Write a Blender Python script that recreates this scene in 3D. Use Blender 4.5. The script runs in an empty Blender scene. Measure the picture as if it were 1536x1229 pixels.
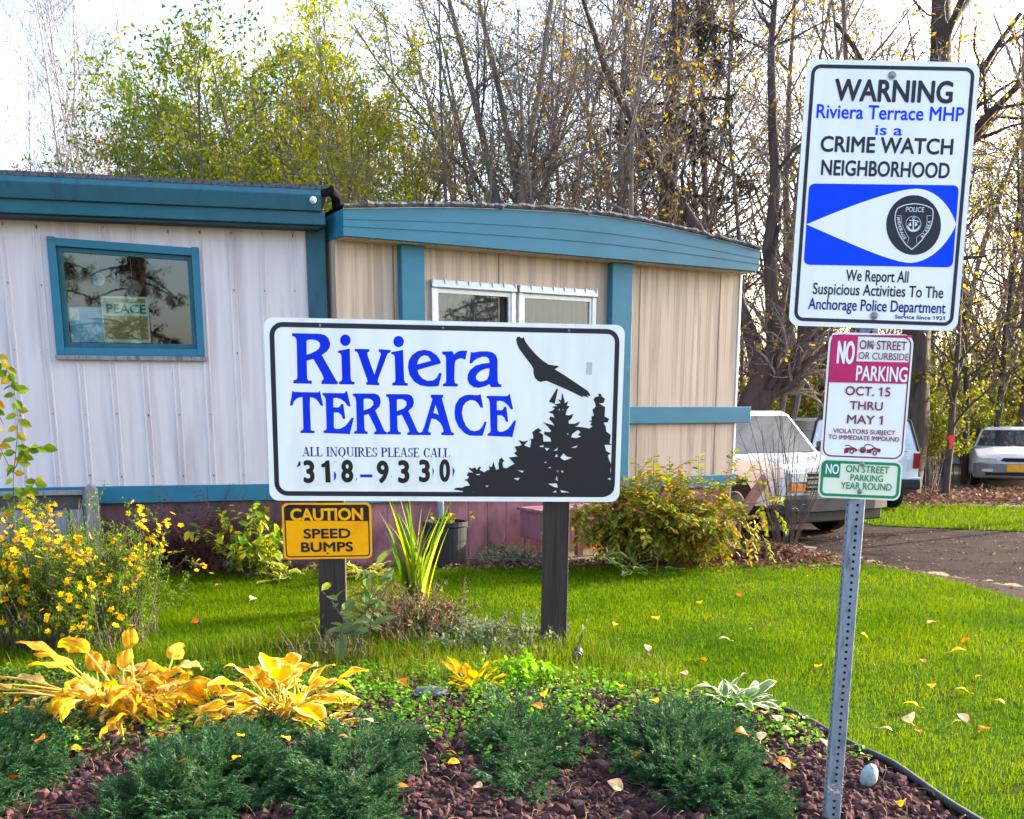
import bpy, math, random
import numpy as np
from mathutils import Matrix, Vector
R_ = math.radians
C = bpy.context.scene.collection
scene = bpy.context.scene

# ---------------------------------------------------------------- camera, sky, sun, exposure
cam_d = bpy.data.cameras.new("camera")
cam = bpy.data.objects.new("camera", cam_d); C.objects.link(cam)
cam_d.sensor_width = 36; cam_d.lens = 36 * 1540 / 1536
cam_d.shift_y = 315.5 / 1536
cam_d.clip_start = .05; cam_d.clip_end = 2000
cam.location = (0, 0, 1.6)
cam.rotation_euler = (R_(90) - math.atan(315.5 / 1540), 0, 0)
scene.camera = cam

SUN_AZ, SUN_EL = 60.0, 20.5          # degrees to the right of the view axis, above the horizon
w = bpy.data.worlds.new("World"); scene.world = w; w.use_nodes = True
nt = w.node_tree; bg = nt.nodes["Background"]
sky = nt.nodes.new("ShaderNodeTexSky"); sky.sky_type = 'NISHITA'; sky.sun_disc = False
sky.sun_elevation = R_(SUN_EL); sky.sun_rotation = R_(SUN_AZ)
sky.air_density = 1.0; sky.dust_density = 4.0; sky.ozone_density = 1.0
nt.links.new(sky.outputs[0], bg.inputs[0]); bg.inputs[1].default_value = .15
sun_d = bpy.data.lights.new("sun", 'SUN'); sun_d.energy = 3.1; sun_d.angle = R_(.5)
sun_d.color = (1, .93, .80)
sun = bpy.data.objects.new("sun", sun_d); C.objects.link(sun)
sv = Vector((math.sin(R_(SUN_AZ)) * math.cos(R_(SUN_EL)), math.cos(R_(SUN_AZ)) * math.cos(R_(SUN_EL)), math.sin(R_(SUN_EL))))
sun.rotation_euler = sv.to_track_quat('Z', 'Y').to_euler()
sun.location = (12, 8, 9)
scene.view_settings.view_transform = 'Standard'; scene.view_settings.look = 'None'
scene.view_settings.gamma = 1; scene.view_settings.use_curve_mapping = False
scene.view_settings.exposure = 2.55
scene.cycles.max_bounces = 7; scene.cycles.diffuse_bounces = 3; scene.cycles.transparent_max_bounces = 16
scene.cycles.use_denoising = True

# ---------------------------------------------------------------- helpers
def lin(c):
    return tuple(((v / 255 + .055) / 1.055) ** 2.4 if v > 10 else v / 255 / 12.92 for v in c)

class M:
    """collects faces, builds ONE mesh object"""
    def __init__(s): s.ch = []; s.n = 0
    def add(s, V, F, mi=0):
        V = np.asarray(V, float).reshape(-1, 3); F = np.asarray(F, int)
        if len(V) == 0: return s
        s.ch.append((V, F + s.n, mi)); s.n += len(V); return s
    def box(s, x0, x1, y0, y1, z0, z1, mi=0):
        V = [(x, y, z) for x in (x0, x1) for y in (y0, y1) for z in (z0, z1)]
        return s.add(V, [(0, 1, 3, 2), (4, 6, 7, 5), (0, 4, 5, 1), (2, 3, 7, 6), (0, 2, 6, 4), (1, 5, 7, 3)], mi)
    def obox(s, c, ax, ay, az, mi=0):
        c = np.array(c, float); ax, ay, az = (np.array(a, float) for a in (ax, ay, az))
        V = [c + i * ax + j * ay + k * az for i in (-1, 1) for j in (-1, 1) for k in (-1, 1)]
        return s.add(V, [(0, 1, 3, 2), (4, 6, 7, 5), (0, 4, 5, 1), (2, 3, 7, 6), (0, 2, 6, 4), (1, 5, 7, 3)], mi)
    def prism(s, poly, a0, a1, axis='x', mi=0):
        """poly in the plane across axis; x: (y,z)  y: (x,z)  z: (x,y)"""
        n = len(poly); V = []
        for a in (a0, a1):
            for p, q in poly:
                V.append({'x': (a, p, q), 'y': (p, a, q), 'z': (p, q, a)}[axis])
        s.add(V, [(i, (i + 1) % n, n + (i + 1) % n, n + i) for i in range(n)], mi)
        T = tess([poly])
        P = np.array(V)
        s.add(P[:n], T, mi); s.add(P[n:], T[:, ::-1], mi); return s
    def tube(s, pts, rad, n=8, mi=0, cap=True):
        P = np.asarray(pts, float)[None]; Rr = np.broadcast_to(np.asarray(rad, float), (P.shape[1],))[None]
        s.tubes(P, Rr, n, mi)
        if cap:
            V = s.ch[-1][0]; k = P.shape[1]
            s.add(V[:n], [list(range(n))[::-1]], mi); s.add(V[(k - 1) * n:k * n], [list(range(n))], mi)
        return s
    def tubes(s, P, Rr, n, mi=0):
        P = np.asarray(P, float); N, k, _ = P.shape
        if N == 0: return s
        T = np.gradient(P, axis=1); T /= np.linalg.norm(T, axis=2, keepdims=True) + 1e-9
        m = T.mean(1); ref = np.where((np.abs(m[:, 2]) > .8 * (np.linalg.norm(m, axis=1) + 1e-9))[:, None], [1., .13, 0], [0, 0, 1.])[:, None, :]
        A = np.cross(T, ref); A /= np.linalg.norm(A, axis=2, keepdims=True) + 1e-9
        B = np.cross(T, A)
        th = np.linspace(0, 2 * np.pi, n, endpoint=False)
        V = P[:, :, None, :] + Rr[:, :, None, None] * (A[:, :, None, :] * np.cos(th)[:, None] + B[:, :, None, :] * np.sin(th)[:, None])
        i = np.arange(k - 1)[:, None] * n; j = np.arange(n)[None]
        q = np.stack([i + j, i + (j + 1) % n, i + n + (j + 1) % n, i + n + j], -1).reshape(-1, 4)
        F = (q[None] + (np.arange(N) * k * n)[:, None, None]).reshape(-1, 4)
        return s.add(V.reshape(-1, 3), F, mi)
    def inst(s, bV, bF, pos, rot, sc, mi=0):
        """copies of one small mesh merged into this mesh (leaves, needles, pebbles)"""
        bV = np.asarray(bV, float); pos = np.asarray(pos, float); N = len(pos)
        sc = np.asarray(sc, float); sc = sc[:, None, None] if sc.ndim == 1 else sc[:, None, :]
        V = np.einsum('nij,nkj->nki', rot, bV[None] * sc) + pos[:, None, :]
        F = (np.asarray(bF)[None] + (np.arange(N) * len(bV))[:, None, None]).reshape(-1, np.asarray(bF).shape[1])
        return s.add(V.reshape(-1, 3), F, mi)
    def build(s, name, mats, parent=None, smooth=False, bevel=0, loc=None):
        me = bpy.data.meshes.new(name)
        V = np.concatenate([c[0] for c in s.ch]).astype(np.float32)
        L = []; ST = []; MI = []; o = 0
        for v, f, mi in s.ch:
            k = f.shape[1]; L.append(f.ravel()); ST.append(o + np.arange(len(f)) * k); o += f.size
            MI.append(np.full(len(f), mi))
        L = np.concatenate(L).astype(np.int32); ST = np.concatenate(ST).astype(np.int32); MI = np.concatenate(MI).astype(np.int32)
        me.vertices.add(len(V)); me.vertices.foreach_set('co', V.ravel())
        me.loops.add(len(L)); me.loops.foreach_set('vertex_index', L)
        me.polygons.add(len(ST)); me.polygons.foreach_set('loop_start', ST)
        for m_ in (mats if isinstance(mats, (list, tuple)) else [mats]): me.materials.append(m_)
        me.polygons.foreach_set('material_index', MI)
        me.polygons.foreach_set('use_smooth', np.full(len(ST), bool(smooth)))
        me.update(calc_edges=True); me.validate()
        ob = bpy.data.objects.new(name, me); C.objects.link(ob)
        if parent: ob.parent = parent
        if loc is not None: ob.location = loc
        if bevel:
            b = ob.modifiers.new('bevel', 'BEVEL'); b.width = bevel; b.segments = 2; b.limit_method = 'ANGLE'; b.angle_limit = R_(40)
        return ob

def tess(loops):
    from mathutils.geometry import tessellate_polygon
    return np.array(tessellate_polygon([[Vector((p[0], p[1], 0)) for p in l] for l in loops]), int).reshape(-1, 3)

def tag(o, label=None, cat=None, group=None, kind=None):
    if label: o['label'] = label
    if cat: o['category'] = cat
    if group: o['group'] = group
    if kind: o['kind'] = kind
    return o
def thing(name, label, cat, loc=(0, 0, 0), rz=0, group=None):
    o = bpy.data.objects.new(name, None); C.objects.link(o); o.empty_display_size = .2
    o.location = loc; o.rotation_euler = (0, 0, rz)
    return tag(o, label, cat, group)
def copy_tree(o, parent=None):
    c = o.copy(); C.objects.link(c)
    if parent: c.parent = parent
    for ch in list(o.children): copy_tree(ch, c)
    return c

# ---------------------------------------------------------------- materials
def newmat(name):
    m = bpy.data.materials.new(name); m.use_nodes = True
    return m, m.node_tree, m.node_tree.nodes, m.node_tree.nodes['Principled BSDF']
def ramp(nt, cols):
    r = nt.nodes.new('ShaderNodeValToRGB'); e = r.color_ramp.elements
    while len(e) < len(cols): e.new(.5)
    for i, c in enumerate(cols): e[i].position = i / max(1, len(cols) - 1); e[i].color = (*lin(c), 1)
    return r
def mat(name, cols, rough=.6, scale=(4, 4, 4), bump=0, bscale=None, metal=0, detail=4, spec=.4, lo=.3, hi=.7, coat=0):
    """noise mixes the given sRGB colours; bump from a finer noise"""
    m, nt, N, p = newmat(name)
    p.inputs['Roughness'].default_value = rough; p.inputs['Metallic'].default_value = metal
    p.inputs['Specular IOR Level'].default_value = spec; p.inputs['Coat Weight'].default_value = coat
    if not isinstance(cols, list): cols = [cols]
    tc = N.new('ShaderNodeTexCoord')
    if len(cols) > 1:
        mp = N.new('ShaderNodeMapping'); mp.inputs['Scale'].default_value = scale
        n = N.new('ShaderNodeTexNoise'); n.inputs['Scale'].default_value = 1; n.inputs['Detail'].default_value = detail
        mr = N.new('ShaderNodeMapRange'); mr.inputs[1].default_value = lo; mr.inputs[2].default_value = hi
        r = ramp(nt, cols)
        nt.links.new(tc.outputs['Object'], mp.inputs[0]); nt.links.new(mp.outputs[0], n.inputs[0])
        nt.links.new(n.outputs[0], mr.inputs[0]); nt.links.new(mr.outputs[0], r.inputs[0]); nt.links.new(r.outputs[0], p.inputs['Base Color'])
    else: p.inputs['Base Color'].default_value = (*lin(cols[0]), 1)
    if bump:
        mp2 = N.new('ShaderNodeMapping'); mp2.inputs['Scale'].default_value = bscale or (30, 30, 30)
        n2 = N.new('ShaderNodeTexNoise'); n2.inputs['Scale'].default_value = 1; n2.inputs['Detail'].default_value = 5
        b = N.new('ShaderNodeBump'); b.inputs['Strength'].default_value = bump; b.inputs['Distance'].default_value = .02
        nt.links.new(tc.outputs['Object'], mp2.inputs[0]); nt.links.new(mp2.outputs[0], n2.inputs[0])
        nt.links.new(n2.outputs[0], b.inputs['Height']); nt.links.new(b.outputs[0], p.inputs['Normal'])
    return m
def leafmat(name, cols, trans=.4, rough=.5, tcol=1.3, spec=.1, patch=None):
    """every leaf (mesh island) takes its own colour from the ramp; light passes through it"""
    m, nt, N, p = newmat(name)
    g = N.new('ShaderNodeNewGeometry'); r = ramp(nt, cols); r.color_ramp.interpolation = 'LINEAR'
    fac = g.outputs['Random Per Island']
    if patch:                                                      # drifts of similar colour over the ground
        tc = N.new('ShaderNodeTexCoord'); n = N.new('ShaderNodeTexNoise'); n.inputs['Scale'].default_value = patch; n.inputs['Detail'].default_value = 3
        mr = N.new('ShaderNodeMapRange'); mr.inputs[1].default_value = .35; mr.inputs[2].default_value = .65
        mx0 = N.new('ShaderNodeMix'); mx0.inputs[0].default_value = .5
        nt.links.new(tc.outputs['Object'], n.inputs[0]); nt.links.new(n.outputs[0], mr.inputs[0]); nt.links.new(mr.outputs[0], mx0.inputs[2]); nt.links.new(fac, mx0.inputs[3]); fac = mx0.outputs[0]
    nt.links.new(fac, r.inputs[0])
    nt.links.new(r.outputs[0], p.inputs['Base Color']); p.inputs['Roughness'].default_value = rough
    p.inputs['Specular IOR Level'].default_value = spec
    t = N.new('ShaderNodeBsdfTranslucent'); mx = N.new('ShaderNodeMixShader'); mx.inputs[0].default_value = trans
    hs = N.new('ShaderNodeHueSaturation'); hs.inputs['Value'].default_value = tcol; hs.inputs['Saturation'].default_value = 1.1
    nt.links.new(r.outputs[0], hs.inputs['Color']); nt.links.new(hs.outputs[0], t.inputs[0])
    nt.links.new(p.outputs[0], mx.inputs[1]); nt.links.new(t.outputs[0], mx.inputs[2])
    nt.links.new(mx.outputs[0], N['Material Output'].inputs[0])
    return m
def glassmat(name, tint=(225, 232, 235), refl=.16):
    m, nt, N, p = newmat(name); N.remove(p)
    t = N.new('ShaderNodeBsdfTransparent'); t.inputs[0].default_value = (*lin(tint), 1)
    g = N.new('ShaderNodeBsdfGlossy'); g.inputs['Roughness'].default_value = .015
    fr = N.new('ShaderNodeFresnel'); fr.inputs[0].default_value = 1.5
    ad = N.new('ShaderNodeMath'); ad.operation = 'ADD'; ad.inputs[1].default_value = refl; ad.use_clamp = True
    mx = N.new('ShaderNodeMixShader')
    nt.links.new(fr.outputs[0], ad.inputs[0]); nt.links.new(ad.outputs[0], mx.inputs[0])
    nt.links.new(t.outputs[0], mx.inputs[1]); nt.links.new(g.outputs[0], mx.inputs[2]); nt.links.new(mx.outputs[0], N['Material Output'].inputs[0])
    return m
K = {}
K['white_sign'] = mat('white_sign', [(231, 235, 237), (243, 245, 246), (247, 248, 249)], .38, (7, 7, 1.1), spec=.4)
K['navy'] = mat('navy_vinyl', [(24, 27, 44), (36, 36, 52)], .4, (3, 3, 3))
K['blue'] = mat('blue_vinyl', [(0, 42, 214), (8, 62, 228)], .5, (1.6, 1.6, 1.6), spec=.15)
K['royal'] = mat('royal_vinyl', [(0, 62, 232), (2, 70, 238)], .5, spec=.15)
K['black'] = mat('black_vinyl', [(18, 16, 18), (30, 26, 28)], .45)
K['eagle'] = mat('dark_silhouette', [(34, 30, 38), (24, 30, 42)], .45, (3, 3, 3))
K['maroon'] = mat('maroon_ink', [(120, 30, 60), (138, 44, 74)], .5, (20, 20, 20))
K['magenta'] = mat('magenta_ink', [(186, 22, 92), (205, 30, 108)], .5, (9, 9, 9))
K['signgreen'] = mat('green_ink', [(6, 128, 84), (14, 142, 96)], .45, (9, 9, 9))
K['cream'] = mat('cream_sign', [(232, 236, 210), (238, 240, 222)], .4)
K['amber'] = mat('amber_sign', [(255, 168, 4), (255, 178, 8), (252, 158, 4)], .5, (8, 8, 8), spec=.15)
K['alu'] = mat('aluminium', [(170, 175, 180), (195, 198, 202)], .35, (20, 20, 20), metal=.9)
K['bolt'] = mat('bolt_metal', [(120, 124, 128), (160, 162, 165)], .35, (90, 90, 90), metal=.9)
K['rustbolt'] = mat('rusty_bolt', [(96, 78, 60), (120, 100, 84)], .6, (90, 90, 90), metal=.4)
K['galv'] = mat('galvanised', [(112, 124, 140), (140, 150, 164), (98, 108, 124)], .5, (40, 40, 9), metal=.45)
K['hole'] = mat('dark_hole', (10, 12, 16), .9)
K['post'] = mat('stained_timber', [(40, 32, 32), (58, 47, 45), (34, 28, 30)], .7, (30, 30, 1.5), .5, (60, 60, 3))
K['teal'] = mat('teal_paint', [(29, 100, 128), (35, 109, 138), (26, 95, 122)], .5, (1.2, 3, 3), .06, (6, 6, 30), lo=.2, hi=.8)
K['tealdark'] = mat('dark_teal_paint', [(20, 76, 94), (28, 86, 104), (18, 70, 88)], .5, (9, 9, 3), .12)
K['lav'] = mat('lavender_siding', [(201, 190, 199), (212, 202, 209), (188, 177, 186)], .45, (7, 7, .5), .16, (5, 5, 2))
K['beige'] = mat('beige_siding', [(178, 156, 140), (192, 171, 155), (162, 142, 128), (199, 179, 164)], .55, (10, 10, .35), .04, (30, 30, 1))
K['roof'] = mat('roof_felt', [(48, 48, 56), (92, 92, 100), (40, 40, 46)], .9, (25, 25, 25), .8)
K['mauve'] = mat('mauve_skirting', [(126, 80, 92), (146, 96, 108), (104, 66, 76)], .7, (5, 5, 2), .2, (40, 40, 5))
K['darkskirt'] = mat('brown_skirting', [(86, 62, 68), (104, 76, 82), (70, 50, 56)], .7, (5, 5, 2), .2)
K['greywood'] = mat('grey_wood', [(108, 110, 122), (140, 138, 142), (86, 88, 100)], .85, (25, 25, 1.2), .4, (60, 60, 3))
K['redwood'] = mat('reddish_wood', [(120, 84, 74), (140, 100, 88)], .8, (20, 3, 20), .3)
K['whiteframe'] = mat('white_alu', [(205, 208, 212), (222, 222, 224)], .4, (14, 14, 14), metal=.2)
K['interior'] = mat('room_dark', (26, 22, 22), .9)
K['curtain'] = mat('net_curtain', [(112, 112, 112), (140, 138, 134), (90, 90, 92)], .9, (16, 16, .5))
K['glass'] = glassmat('window_glass', refl=.09)
K['carglass'] = glassmat('car_glass', (90, 110, 115), .30)
K['soil'] = mat('dark_soil', [(46, 34, 30), (62, 47, 40), (38, 29, 28)], .95, (3, 3, 3), .6, (25, 25, 25), spec=.05)
K['drive'] = mat('dirt_drive', [(36, 27, 27), (50, 38, 36), (28, 22, 24), (44, 33, 31)], .95, (1.2, 2.5, 3), .9, (45, 45, 45), detail=9, spec=.04)  # dirt brown darkened further: the shade over the drive is in the colour
K['turf'] = mat('turf_base', [(34, 58, 6), (46, 72, 8), (44, 52, 16)], .95, (3, 3, 3), .5, spec=.02)
K['bark'] = mat('grey_bark', [(100, 88, 82), (126, 114, 106), (74, 64, 60)], .9, (14, 14, 3), .8, (30, 30, 6))
K['barkd'] = mat('dark_bark', [(52, 44, 44), (74, 62, 58), (40, 34, 34)], .9, (9, 9, 2), .9, (22, 22, 5))
K['barkl'] = mat('pale_bark', [(150, 142, 146), (176, 168, 172), (120, 112, 116)], .85, (8, 8, 5), .4)
K['twig'] = mat('twig', [(84, 70, 66), (104, 90, 84)], .9, (3, 3, 3))
K['birchtwig'] = mat('birch_twig', [(104, 94, 100), (124, 112, 118)], .9, (3, 3, 3))
K['rubber'] = mat('rubber', (22, 22, 24), .8)
K['chrome'] = mat('chrome', (200, 204, 210), .18, metal=1)
K['carwhite'] = mat('white_car_paint', [(186, 192, 202), (204, 208, 216)], .3, (2, 2, 2), coat=.6)
K['carsilver'] = mat('silver_car_paint', [(196, 200, 206), (206, 208, 214)], .3, (2, 2, 2), coat=.6)
K['cargrey'] = mat('grey_trim', [(110, 112, 120), (124, 126, 134)], .5, (4, 4, 4))
K['blackplastic'] = mat('black_plastic', [(26, 26, 30), (36, 36, 42)], .55, (6, 6, 6), .1)
# ---------------------------------------------------------------- outlines measured on the boards, in 0.1 mm
RIVIERA=[[-9998,4888,-9273,4892,-8213,4882,-7922,4826,-7687,4622,-7582,4311,-7620,4048,-7813,3783,-8138,3567,-7262,2000,-7210,1927,-7141,1906,-7155,1736,-8208,1731,-8187,1932,-8067,2014,-8064,2146,-8140,2356,-8677,3306,-8892,3249,-9107,3193,-9110,2076,-9043,1945,-8809,1923,-8824,1737,-10000,1745,-9983,1946,-9844,1959,-9768,2024,-9731,2172,-9714,4269,-9734,4529,-9809,4658,-9993,4706],[-9084,4438,-8966,4503,-8700,4524,-8409,4462,-8253,4324,-8231,4115,-8315,3957,-8505,3807,-8775,3671,-9097,3560],[-7090,3849,-6687,3919,-6337,4004,-6303,2068,-6241,1921,-6063,1891,-6071,1732,-7079,1737,-7060,1897,-6914,1942,-6862,2112,-6881,3564,-6959,3704,-7093,3702],[-6269,4524,-6287,4413,-6337,4311,-6413,4229,-6508,4176,-6613,4157,-6717,4172,-6810,4222,-6883,4300,-6928,4400,-6943,4511,-6924,4623,-6874,4724,-6798,4806,-6703,4859,-6599,4878,-6495,4863,-6402,4814,-6329,4735,-6283,4636],[-6016,3984,-5076,3991,-5089,3833,-5213,3778,-5190,3568,-4775,2369,-4353,3636,-4351,3768,-4474,3845,-4472,4003,-3701,3954,-3719,3806,-3865,3761,-3948,3617,-4563,2043,-4554,1894,-4467,1874,-4480,1703,-5314,1733,-5307,1882,-5225,1926,-5265,2111,-5806,3689,-5895,3818,-6018,3842],[-3659,3834,-3253,3904,-2900,3990,-2845,2043,-2781,1895,-2601,1865,-2608,1705,-3627,1711,-3609,1871,-3462,1916,-3411,2088,-3446,3547,-3525,3688,-3661,3686],[-2842,4508,-2859,4397,-2909,4296,-2985,4215,-3080,4162,-3186,4143,-3291,4158,-3385,4208,-3460,4285,-3507,4384,-3523,4494,-3505,4605,-3456,4706,-3380,4786,-3285,4839,-3179,4858,-3074,4843,-2980,4794,-2905,4716,-2858,4618],[-435,3176,-1966,2724,-1886,2459,-1668,2196,-1368,2051,-985,2057,-710,2238,-545,2561,-381,2537,-590,1720,-931,1682,-1315,1676,-1807,1749,-2189,1973,-2486,2396,-2591,2873,-2534,3299,-2314,3673,-1960,3918,-1524,4016,-1089,3934,-708,3676,-517,3414],[-1991,3069,-1936,3309,-1771,3551,-1526,3672,-1281,3613,-1063,3335],[-369,3921,303,3960,413,3750,659,3940,933,4009,1290,4005,1155,3428,935,3520,715,3489,523,3353,469,3139,443,2122,499,1908,681,1868,665,1707,-315,1708,-299,1869,-162,1898,-96,2060,-107,3501,-161,3686,-353,3762],[1526,3930,1702,3906,2141,3984,2637,3993,2968,3930,3191,3747,3293,3455,3306,2167,3375,1926,3559,1875,3556,1718,2878,1697,2765,1890,2489,1751,2046,1636,1714,1685,1437,1869,1297,2189,1334,2512,1488,2782,1817,3055,2257,3196,2764,3259,2724,3499,2585,3629,2309,3651,1979,3539,1732,3374,1596,3201,1441,3209],[2756,2911,2732,2481,2624,2210,2376,2072,2099,2052,1905,2172,1859,2359,1958,2549,2177,2740,2453,2863]]
TERRACE=[[-10077,1288,-9962,1200,-8436,1196,-8310,1293,-8122,347,-8268,345,-8397,557,-8580,768,-8793,871,-8953,879,-8980,282,-8954,-1220,-8901,-1263,-8717,-1272,-8727,-1423,-9634,-1422,-9619,-1271,-9494,-1248,-9437,-1118,-9436,878,-9597,870,-9814,777,-10006,588,-10094,331,-10255,340,-10129,958],[-8152,1157,-6740,1167,-6565,1330,-6351,328,-6513,325,-6698,580,-6964,790,-7232,867,-7459,837,-7472,259,-7137,253,-7027,335,-6970,480,-6819,471,-6707,-483,-6854,-485,-6957,-228,-7144,-80,-7441,-62,-7462,-1042,-7328,-1138,-7056,-1118,-6727,-953,-6477,-653,-6282,-392,-6158,-423,-6438,-1490,-6574,-1454,-8147,-1406,-8133,-1254,-8008,-1231,-7934,-1101,-7947,723,-8012,946,-8144,1040],[-6190,1154,-4791,1174,-4548,1092,-4415,880,-4385,612,-4476,342,-4751,96,-4194,-1168,-4113,-1276,-4004,-1302,-4016,-1459,-4849,-1457,-4836,-1311,-4704,-1255,-4740,-1065,-5191,-141,-5491,-237,-5467,-1128,-5398,-1262,-5262,-1288,-5275,-1440,-6159,-1433,-6146,-1287,-5998,-1242,-5968,-1079,-5982,643,-6042,937,-6186,1026],[-5491,811,-5339,856,-5068,827,-4879,685,-4866,471,-5049,253,-5497,76],[-4036,1148,-2628,1168,-2383,1086,-2247,872,-2216,604,-2305,333,-2581,86,-2012,-1182,-1929,-1290,-1819,-1316,-1831,-1475,-2669,-1472,-2657,-1325,-2525,-1269,-2562,-1079,-3022,-152,-3324,-248,-3294,-1142,-3224,-1277,-3086,-1303,-3099,-1455,-3989,-1448,-3976,-1301,-3828,-1256,-3798,-1093,-3824,635,-3886,930,-4032,1019],[-3331,804,-3177,849,-2904,820,-2714,678,-2699,462,-2881,244,-3332,66],[-1108,1158,-283,1154,-299,981,-382,937,199,-1075,282,-1282,421,-1302,411,-1467,-428,-1454,-411,-1300,-273,-1255,-300,-999,-494,-647,-770,-443,-1057,-382,-1269,-1146,-1242,-1282,-1104,-1308,-1115,-1472,-1823,-1468,-1822,-1316,-1689,-1260,-1544,-931,-1015,810,-1015,944,-1108,981],[-796,516,-935,-27,-714,-79,-576,-159],[2188,1260,2361,368,2194,355,1997,662,1774,821,1497,855,1220,705,1027,459,946,24,1030,-411,1227,-845,1506,-1115,1813,-1178,2120,-1098,2341,-832,2451,-558,2607,-567,2335,-1480,1843,-1485,1452,-1472,1117,-1311,726,-905,503,-417,458,72,529,561,777,943,1108,1136,1440,1195,1828,1163,2077,1177],[2588,1131,3959,1139,4125,1304,4364,285,4206,283,4019,542,3754,756,3491,834,3271,804,3277,217,3603,210,3707,293,3758,441,3905,432,4043,-539,3901,-540,3792,-279,3606,-128,3317,-110,3327,-1106,3460,-1204,3723,-1184,4038,-1016,4272,-712,4453,-446,4575,-478,4336,-1563,4203,-1526,2672,-1476,2682,-1322,2802,-1299,2870,-1166,2801,689,2731,916,2600,1012]]
EAGLE=[[4499,4784,4568,4945,4717,4974,4846,4881,4929,4872,4983,4990,5126,4663,5381,4322,5834,3849,6230,3507,6683,3220,7020,3172,7424,3125,7109,2920,7706,2589,9368,1555,9545,1312,9560,1203,9434,1229,9319,1282,9450,1092,9237,1182,9009,1223,9086,1114,8868,1210,7954,1616,7045,1983,6592,2165,6368,2135,6173,2078,5976,2156,5776,2369,5688,2637,5683,2933,5511,3199,5114,3675,4718,4176,4575,4466]]
FOREST=[[1103,-5417,1027,-5156,465,-5070,465,-4981,689,-4920,951,-4933,1213,-4820,1512,-4781,1324,-4485,1121,-4412,1361,-4336,1435,-4188,1285,-4114,1396,-3891,1733,-3926,1507,-3743,1394,-3558,1657,-3667,1843,-3555,1956,-3739,2142,-3516,2269,-3552,2143,-3738,2482,-3899,2631,-3772,2818,-3733,2778,-3474,2966,-3547,3075,-3176,3153,-3434,3268,-3730,3456,-3655,3414,-3284,3488,-3136,3449,-3062,3613,-2913,3810,-3096,3677,-3282,3755,-3578,3982,-3614,4206,-3464,4505,-3313,4276,-3056,4123,-2894,4574,-2831,4724,-2830,4458,-2611,4644,-2461,4489,-2168,4789,-2128,4976,-2053,4746,-1724,5086,-1831,5423,-1754,5127,-2073,5543,-2232,5611,-1789,5534,-1679,5759,-1603,5716,-1310,5640,-1237,5862,-1051,6085,-917,6314,-1120,6128,-1195,6394,-1339,6441,-1817,6969,-1812,6888,-1555,6469,-1338,6503,-1154,6843,-1202,6955,-1113,6723,-822,6379,-547,6870,-673,7173,-758,6979,-489,6803,-345,6860,-161,7162,-231,7044,24,6741,129,7039,243,7149,353,6996,497,7333,538,7106,644,7555,723,7361,975,7588,905,7617,1305,7675,1378,7734,1089,7813,945,7818,726,8077,876,7972,583,8162,512,7979,291,7911,-39,8138,-72,8437,41,8331,-253,8109,-439,8151,-622,8529,-617,8904,-466,8759,-725,8534,-801,9065,-832,9523,-923,9747,-787,9591,-642,9739,-508,9471,-423,9698,-383,9652,-127,9840,-51,9715,314,9936,536,9892,755,9772,972,9880,1156,10143,1210,10062,1377,10251,1380,10371,1163,10564,1056,10459,777,10157,744,10311,651,10581,508,10563,-116,10872,-259,10803,-481,10500,-521,10660,-777,10709,-1109,11021,-1327,10963,-1884,11157,-1994,10622,-1999,10750,-2407,11061,-2568,10874,-2704,10960,-3002,11124,-3300,11061,-3750,11192,-4200,11356,-4501,11373,-5029,11151,-5333,10731,-5487,1103,-5529],[8395,-1281,8767,-1019,8960,-1165,8776,-1351,9006,-1459,8630,-1574,8324,-1503],[6204,-2093,6483,-2060,6448,-2186,6221,-2181],[7133,-2439,7432,-2214,7398,-2400],[7598,-2880,7819,-2581,8052,-2802,8434,-2873,7906,-3064],[8304,-2206,8794,-2053,8646,-2218],[6799,-4640,7408,-4599,7491,-4899,7261,-4862],[7041,-5277,7342,-5087,7422,-5238],[7647,-5048,8262,-5196,8227,-5309,7766,-5236],[4699,-3720,5153,-3791,5042,-3904],[4442,-4280,4895,-4240,4747,-4427],[10886,-4277,11076,-4201,11175,-4389],[7396,-4074,7481,-4448,7327,-4374],[6524,-2223,6865,-2256,6679,-2443],[7218,-2846,7365,-2622,7445,-2807],[2526,-4813,2751,-4760,2677,-4887],[1627,-5228,1777,-5190,1725,-5302],[1920,-4021,2183,-4005,2168,-4079,1928,-4088],[7656,-3774,7808,-3735,7835,-3922],[6505,-3186,6693,-3148,6635,-3260],[6777,-3541,7004,-3495,6945,-3600],[8000,-1249,8152,-1284,8094,-1380],[7413,320,7510,358,7491,212],[7677,324,7751,347,7739,215],[7276,1688,7350,1634,7157,677,6760,809]]
BITS=[[-9940,-3671,-9794,-3288,-9657,-3259,-9664,-3505],[-7522,-3872,-7363,-4091,-7396,-4366,-7525,-4532],[-6146,-3467,-6077,-3642,-6141,-3808],[-6128,-4662,-5995,-4302,-6090,-4358],[-3823,-3957,-3704,-4205,-3778,-4399],[-5799,-4091,-4990,-4086,-4993,-4285,-5802,-4279],[-4880,-4516,-4769,-4460,-4783,-4654],[-7537,-3286,-7329,-3257,-7341,-3312],[-1065,-3435,-899,-3821,-1028,-4266],[313,-3469,482,-3812,325,-4313],[-666,-4681,-134,-4595,-162,-4639,-638,-4709],[-2056,-3608,-2022,-3581,-1991,-3912],[-2062,-4673,-1755,-4660,-1783,-4704]]
PATCH=[[9232,3426,9626,3433,9610,2620,9226,2614]]
DIGITS=[[-9514,-4696,-8779,-3173],[-8343,-4645,-7725,-3192],[-7047,-4638,-6247,-3126],[-4707,-4679,-3912,-3162],[-3303,-4660,-2538,-3123],[-1918,-4592,-1167,-3080],[-553,-4567,173,-3031]]
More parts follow.
